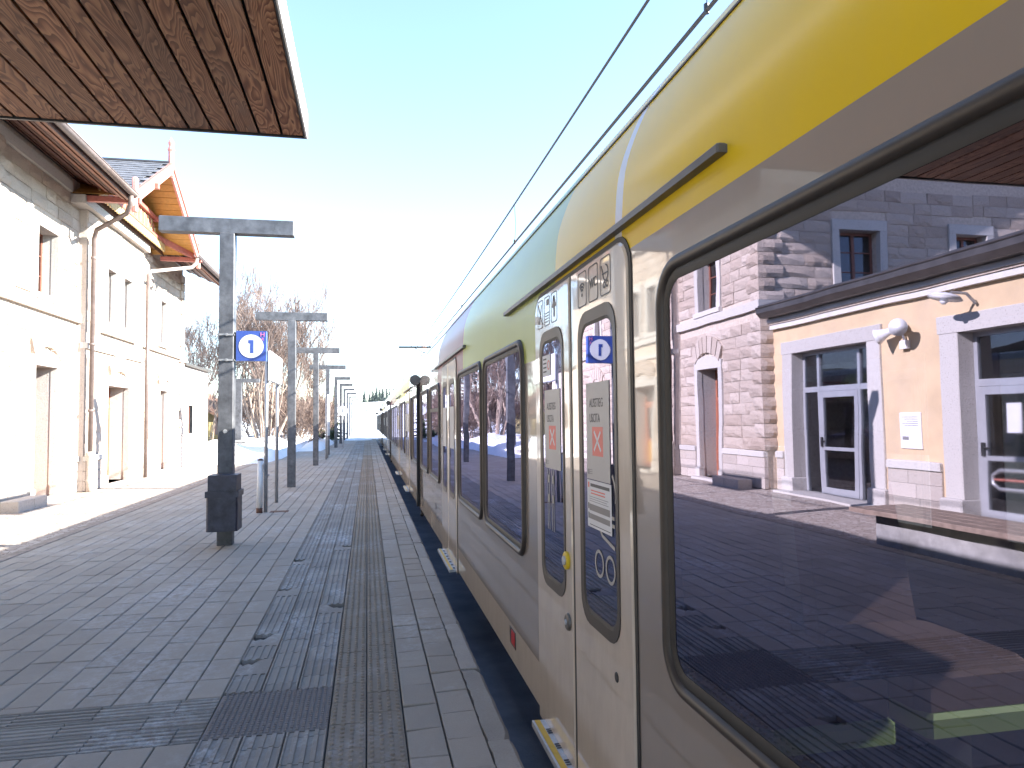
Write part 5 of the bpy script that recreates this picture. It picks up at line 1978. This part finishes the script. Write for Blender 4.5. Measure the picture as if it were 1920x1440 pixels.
for yy in (3.62, 3.585, 3.535, 3.5):
    bar_yz(mb, (yy, 1.05), (yy, 1.36), gx - 0.0002, 0.007)
for yy in (3.60, 3.515):
    bar_yz(mb, (yy, 1.29), (yy, 1.33), gx - 0.0002, 0.045)
    bar_yz(mb, (yy, 1.19), (yy, 1.23), gx - 0.0002, 0.045)
mb.build('ski_symbol', 'icon_beige', lfL)
MB().box(gx - 0.0012, gx, 3.535, 3.70, 1.845, 1.955).build('small_sign', 'paper', lfL)
mb = MB()
arc_yz(mb, (3.57, 1.90), 0.022, 0, 360, gx - 0.0013, 0.006, 16)
mb.build('red_ring', 'poster_red', lfL)
mb = MB()
for q in range(4):
    mb.box(gx - 0.0018, gx - 0.0013, 3.615, 3.685, 1.865 + q * 0.022, 1.873 + q * 0.022)
mb.build('print', 'print_dark', lfL)
# push button and key switch on the far leaf
MB().lathe((xl - 0.001, 3.255, 0.955), (-1, 0, 0), [(0, 0.042), (0.012, 0.042), (0.016, 0.036)], 20).build('button_ring', 'button_yellow', lfL, smooth=False)
MB().lathe((xl - 0.017, 3.255, 0.955), (-1, 0, 0), [(0, 0.022), (0.008, 0.021), (0.009, 0.01)], 14).build('push_button', 'step_alu', lfL)
MB().lathe((xl - 0.001, 3.25, 0.672), (-1, 0, 0), [(0, 0.04), (0.01, 0.038), (0.014, 0.03)], 18).build('key_plate', 'bar_grey', lfL)
MB().lathe((xl - 0.0155, 3.25, 0.672), (-1, 0, 0), [(0, 0.014), (0.004, 0.013)], 10).build('key_switch', 'step_alu', lfL)
MB().lathe((xl - 0.0005, 2.6, 0.643), (-1, 0, 0), [(0, 0.02), (0.003, 0.018), (0.0035, 0.005)], 12).build('lock_hole', 'black_plastic', lfR)
# second door of the first carriage: the same posters
leaves2, _x = doors1[1]
for (lf, a, b_, p0, p1_) in leaves2:
    MB().box(gx - 0.0012, gx, p0 + 0.03, p1_ - 0.02, 1.3, 1.77).build('poster', 'poster_grey', lf)

CAR = [
    ('second train carriage, beyond the first dark coupling, with a yellow patch', 13.14, 29.9, [(13.55, 15.0), (15.35, 16.0), (18.3, 19.8), (20.0, 21.1), (23.2, 24.7), (24.9, 26.4), (26.7, 28.2), (28.4, 29.5)], [(16.3, 17.75), (21.4, 22.85)], [(13.14, 16.4, 'champagne', ZB), (16.4, 20.0, 'train_yellow', ZB), (20.0, 24.0, 'train_green', ZB), (24.0, 29.9, 'train_burgundy', ZB)]),
    ('third train carriage, beyond the second round mirror', 30.02, 47.0, [(30.4, 31.9), (32.1, 33.6), (36.0, 37.5), (37.7, 39.2), (41.6, 43.1), (43.3, 44.8), (45.1, 46.6)], [(34.1, 35.55), (39.6, 41.05)], [(30.02, 40.0, 'champagne', ZB), (40.0, 47.0, 'train_yellow', ZB)]),
    ('fourth and farthest train carriage at the end of the platform', 47.12, 71.5, [(47.5, 49.0), (49.3, 50.8), (54.0, 55.5), (55.8, 57.3), (61, 62.5), (62.8, 64.3), (66.5, 68), (68.4, 69.9)], [(51.5, 52.95), (58.5, 59.95)], [(47.12, 71.5, 'champagne', ZB)]),
]
prev = 13.02
for (lab, a, b_, w, d, pt) in CAR:
    c_, _d = carriage(lab, a, b_, w, d, pt)
    # folded gangway bellows in the gap belong to the carriage behind it
    mb = MB()
    prof = [(TX + 0.05, SK0 + 0.05)] + [(p[0] + 0.05, p[1] - 0.04) for p in PROFILE]
    ring = prof + [(2 * TC - x, z) for x, z in reversed(prof)]
    nb = 4
    for i in range(nb + 1):
        yy = prev + (a - prev) * i / nb
        o_ = 0.0 if i % 2 == 0 else 0.03
        mb.v += [(x + (o_ if x < TC else -o_), yy, z) for x, z in ring]
    L = len(ring)
    for i in range(nb):
        for q in range(L):
            mb.f.append((i * L + q, i * L + (q + 1) % L, (i + 1) * L + (q + 1) % L, (i + 1) * L + q))
    mb.build('gangway_bellows', 'bellows', c_)
    # coupling hoses and step iron hanging low at the gap
    MB().tube([(TX + 0.06, prev + 0.02, 0.05), (TX + 0.02, prev - 0.1, -0.08), (TX + 0.05, prev - 0.25, -0.02)], 0.03, 6).build('coupling_hose', 'bellows', c_)
    prev = b_
# wheels under the first coupling
for yy in (12.2, 14.6):
    pass

# ================================================================ OVERHEAD LINE
def wire(name, label, pts, r):
    o = MB().tube(pts, r, 6).build(name, 'wire')
    return tag(o, label, 'wire')


cw = thing('overhead_line', 'contact wire and catenary wire with droppers above the train', 'wire', (TC, 20, 4.5))
MB().tube([(TC, -12, 4.52), (TC, 120, 4.52)], 0.017, 6).build('contact_wire', 'wire', cw)
pts = []
for i in range(67):
    yy = -12 + i * 2.0
    pts.append((TC, yy, 5.12 + 0.00012 * ((yy + 5) % 50 - 25) ** 2 * 4))
MB().tube(pts, 0.015, 6).build('catenary_wire', 'wire', cw)
for yy in (4.55, 11.3, 18, 25, 32, 40, 48, 56, 64):
    zt = min((p for p in pts), key=lambda p: abs(p[1] - yy))[2]
    MB().tube([(TC, yy, 4.53), (TC + 0.02, yy, (4.53 + zt) / 2), (TC, yy, zt)], 0.004, 5).lathe((TC, yy, 4.5), (0, 0, 1), [(0, 0.02), (0.07, 0.02)], 6).build('dropper', 'wire', cw)
ms = thing('catenary_mast', 'grey steel catenary mast with cantilever arm behind the train', 'mast', (5.4, 42, -0.6))
MB().box(5.3, 5.5, 41.9, 42.1, -0.7, 7.2).build('mast', 'steel_post', ms)
MB().tube([(5.35, 42, 5.95), (1.8, 42, 5.92)], 0.06, 8).tube([(5.35, 42, 4.6), (2.7, 42, 5.9)], 0.025, 8).tube([(2.55, 42, 5.9), (2.4, 42, 7.0)], 0.02, 6).build('cantilever', 'wire', ms)
MB().lathe((3.1, 42, 5.93), (1, 0, 0), [(0, 0.03), (0.03, 0.09), (0.06, 0.04), (0.12, 0.1), (0.16, 0.04), (0.22, 0.1), (0.26, 0.04), (0.3, 0.08), (0.34, 0.03)], 10).build('insulator', 'insulator', ms)
ms2 = thing('catenary_mast', 'distant catenary mast with short arm beyond the end of the train', 'mast', (5.4, 110, -0.6))
MB().box(5.25, 5.5, 109.9, 110.1, -0.7, 8.0).build('mast', 'steel_post', ms2)
MB().tube([(5.35, 110, 6.4), (1.0, 110, 6.3)], 0.05, 6).tube([(5.35, 110, 4.6), (2.0, 110, 6.2)], 0.04, 6).build('cantilever', 'wire', ms2)

# ================================================================ TREES AND FAR THINGS


def branch(mbs, p, d, ln, r, depth, rnd, up=0.12, spread=0.55, thin=0.006):
    """grow a branch; thick wood into mbs[0], twigs into mbs[1]"""
    n = 3
    pts, rad = [p.copy()], [r]
    for i in range(n):
        d = (d + Vector((rnd.uniform(-1, 1), rnd.uniform(-1, 1), rnd.uniform(-0.6, 1))) * 0.13 + Vector((0, 0, up * 0.5))).normalized()
        p = p + d * ln / n
        pts.append(p.copy())
        rad.append(r * (1 - 0.45 * (i + 1) / n))
    (mbs[0] if r > 0.022 else mbs[1]).tube(pts, [max(q, thin) for q in rad], 5 if r > 0.03 else 3, cap=False)
    if depth == 0:
        return
    kids = rnd.randint(3, 4)
    for k in range(kids):
        t = 0.35 + 0.65 * (k + rnd.uniform(0.2, 0.9)) / kids
        i = min(n - 1, int(t * n))
        q = pts[i].lerp(pts[i + 1], t * n - i)
        ax = Vector((rnd.uniform(-1, 1), rnd.uniform(-1, 1), rnd.uniform(-0.5, 0.9))).normalized()
        nd = (d + ax * spread * rnd.uniform(0.7, 1.5) + Vector((0, 0, up))).normalized()
        branch(mbs, q, nd, ln * rnd.uniform(0.52, 0.75), r * rnd.uniform(0.45, 0.62), depth - 1, rnd, up, spread, thin)


def bare_tree(name, label, x, y, stems, ln, r, depth, seed, lean=0.45, spread=0.55, cat='tree', thin=0.007, z=-0.05, group=None):
    t = thing(name, label, cat, (x, y, 0), group)
    rnd = random.Random(seed)
    mbs = (MB(), MB())
    for s in range(stems):
        a = 2 * math.pi * s / stems + rnd.uniform(-0.4, 0.4)
        d = Vector((math.cos(a) * lean * rnd.uniform(0.3, 1.2), math.sin(a) * lean * rnd.uniform(0.3, 1.2), 1)).normalized()
        branch(mbs, Vector((x + 0.3 * math.cos(a), y + 0.3 * math.sin(a), z)), d, ln * rnd.uniform(0.8, 1.1), r * rnd.uniform(0.7, 1.1), depth, rnd, 0.12, spread, thin)
    mbs[0].build('trunk', 'bark', t, smooth=True)
    mbs[1].build('crown', 'twig', t)
    return t


bare_tree('bare_tree', 'big many stemmed bare tree behind the blue number sign', -5.7, 42.5, 11, 4.5, 0.075, 5, 21, 0.46, 0.55, thin=0.0085)
bare_tree('bare_tree', 'smaller bare tree at the corner of the station wing', -9.0, 43.0, 6, 3.7, 0.06, 5, 22, 0.5, thin=0.0085)
bare_tree('bare_tree', 'slender bare tree behind the second steel post', -4.9, 50.5, 6, 3.8, 0.06, 5, 23, 0.42, thin=0.009)
for i, (x, y, s, lab) in enumerate(((-4.9, 46.0, 1.9, 'nearest brown leafless shrub on the snowy slope behind the platform posts'), (-4.1, 49.0, 1.8, 'second brown leafless shrub, right of the slender bare tree'),
                                    (-6.3, 47.5, 2.1, 'brown leafless shrub half hidden behind the big bare tree'), (-4.0, 53.5, 1.7, 'brown leafless shrub beside the small spruces'),
                                    (-7.6, 51.0, 2.3, 'farthest brown leafless shrub high behind the big bare tree'), (-5.3, 55.0, 2.2, 'tall brown leafless shrub behind the slender bare tree'))):
    bare_tree('bare_shrub', lab, x, y, 16, s, 0.03, 4, 40 + i, 1.1, 0.8, 'shrub', 0.011, group='leafless shrubs on the slope')


def spruce(label, x, y, h, r, seed, mat='needles', whorls=16, group=None, z0=-0.1):
    t = thing('spruce_tree', label, 'tree', (x, y, z0), group)
    MB().tube([(x, y, z0), (x, y, z0 + h * 0.97)], [0.02 * h, 0.003 * h], 6).build('trunk', 'bark', t)
    rnd = random.Random(seed)
    mb = MB()
    for w in range(whorls):
        f = w / whorls
        a0 = [(x + r * 0.55 * (1 - f) * rnd.uniform(0.6, 1.25) * math.cos(k * 1.047 + w), y + r * 0.55 * (1 - f) * rnd.uniform(0.6, 1.25) * math.sin(k * 1.047 + w), z0 + h * (0.07 + 0.9 * f) + rnd.uniform(-0.05, 0.02) * h) for k in range(6)]
        mb.add(a0 + [(x, y, z0 + h * (0.07 + 0.9 * f) + h * 2.2 / whorls * 0.9)], [(k, (k + 1) % 6, 6) for k in range(6)])
    for w in range(whorls):
        f = w / whorls
        zz = z0 + h * (0.06 + 0.92 * f)
        rr = r * (1 - f) ** 0.85 + 0.05
        nb = 9 if f < 0.7 else 6
        for k in range(nb):
            a = 2 * math.pi * k / nb + rnd.uniform(-0.4, 0.4) + w
            L = rr * rnd.uniform(0.7, 1.12)
            drop = -0.28 * L + rnd.uniform(-0.05, 0.1) * L
            d = Vector((math.cos(a), math.sin(a), 0))
            s = Vector((-math.sin(a), math.cos(a), 0))
            base = Vector((x, y, zz))
            for q in range(5):
                t0, t1 = q / 5, (q + 1.3) / 5
                wd = L * 0.26 * (1 - t0 * 0.75) * rnd.uniform(0.7, 1.2)
                p0 = base + d * L * t0 + Vector((0, 0, drop * t0))
                p1 = base + d * L * min(t1, 1.05) + Vector((0, 0, drop * t1))
                for sg_ in (-1, 1):
                    tip = p0.lerp(p1, 0.8) + s * sg_ * wd + Vector((0, 0, rnd.uniform(-0.12, 0.02) * L))
                    mb.add([p0, p1, tip], [(0, 1, 2)])
    mb.build('crown', mat, t)
    return t


spruce('taller of two small dark spruces behind the fourth steel post', -4.1, 62.0, 5.6, 1.35, 5, group='small spruces beside the platform')
spruce('shorter of two small dark spruces behind the fourth steel post', -2.9, 64.5, 4.9, 1.1, 6, group='small spruces beside the platform')
names = ['leftmost', 'second from left', 'third from left', 'fourth from left', 'fifth from left', 'sixth from left', 'seventh from left', 'eighth from left', 'ninth from left', 'rightmost']
for i, (x, h) in enumerate(((-0.9, 4.8), (0.6, 3.6), (1.6, 4.6), (2.6, 5.6), (3.6, 4.6), (4.6, 5.2), (5.6, 4.8), (6.6, 4.2), (7.8, 4.6), (9.0, 4.0))):
    yy = 212 + (i * 37 % 11)
    spruce(names[i] + ' dark spruce of the distant row on the snowy hill', x, yy, h, h * 0.34, 60 + i, 'far_needles', 12, 'distant spruces on the hill', hill(x, yy) - 0.3)
o = spruce('single tiny spruce alone on the distant snow slope', -0.1, 150, 1.6, 0.4, 80, 'far_needles', 8, None, hill(-0.1, 150) - 0.15)

hs_ = thing('yellow_house', 'small yellow house with brown tiled roof behind the station wing', 'house', (-13, 52, 0))
hb = MB()
hb.box(-17.5, -9.9, 48, 57, -0.3, 2.3)
hb.build('wall', 'house_yellow', hs_)
MB().add([(-9.9, 48, 2.3), (-17.5, 48, 2.3), (-13.7, 48, 4.9)], [(0, 1, 2)]).add([(-9.9, 57, 2.3), (-17.5, 57, 2.3), (-13.7, 57, 4.9)], [(0, 1, 2)]).build('gable', 'house_yellow', hs_)
ro = MB()
ro.slab([(-9.3, 47.4, 1.95), (-9.3, 57.6, 1.95), (-13.7, 57.6, 4.95), (-13.7, 47.4, 4.95)], (0, 0, 0.12))
ro.slab([(-18.1, 47.4, 1.95), (-18.1, 57.6, 1.95), (-13.7, 57.6, 4.95), (-13.7, 47.4, 4.95)], (0, 0, 0.12))
r_o = ro.build('roof', 'roof_tile', hs_)
tl = MB()
for i in range(13):
    t0 = i / 13
    x, z = -9.3 - 4.4 * t0, 2.09 + 3.0 * t0
    for j in range(30):
        yy = 47.4 + j * 0.34
        tl.slab([(x, yy, z), (x, yy + 0.3, z), (x - 0.36, yy + 0.3, z + 0.235), (x - 0.36, yy, z + 0.235)], (0, 0, 0.05))
tl.build('roof_tiles', 'roof_tile', r_o, kind='stuff')
MB().box(-9.91, -9.88, 50, 51, 0.8, 1.9).build('window', 'brown_frame', hs_)
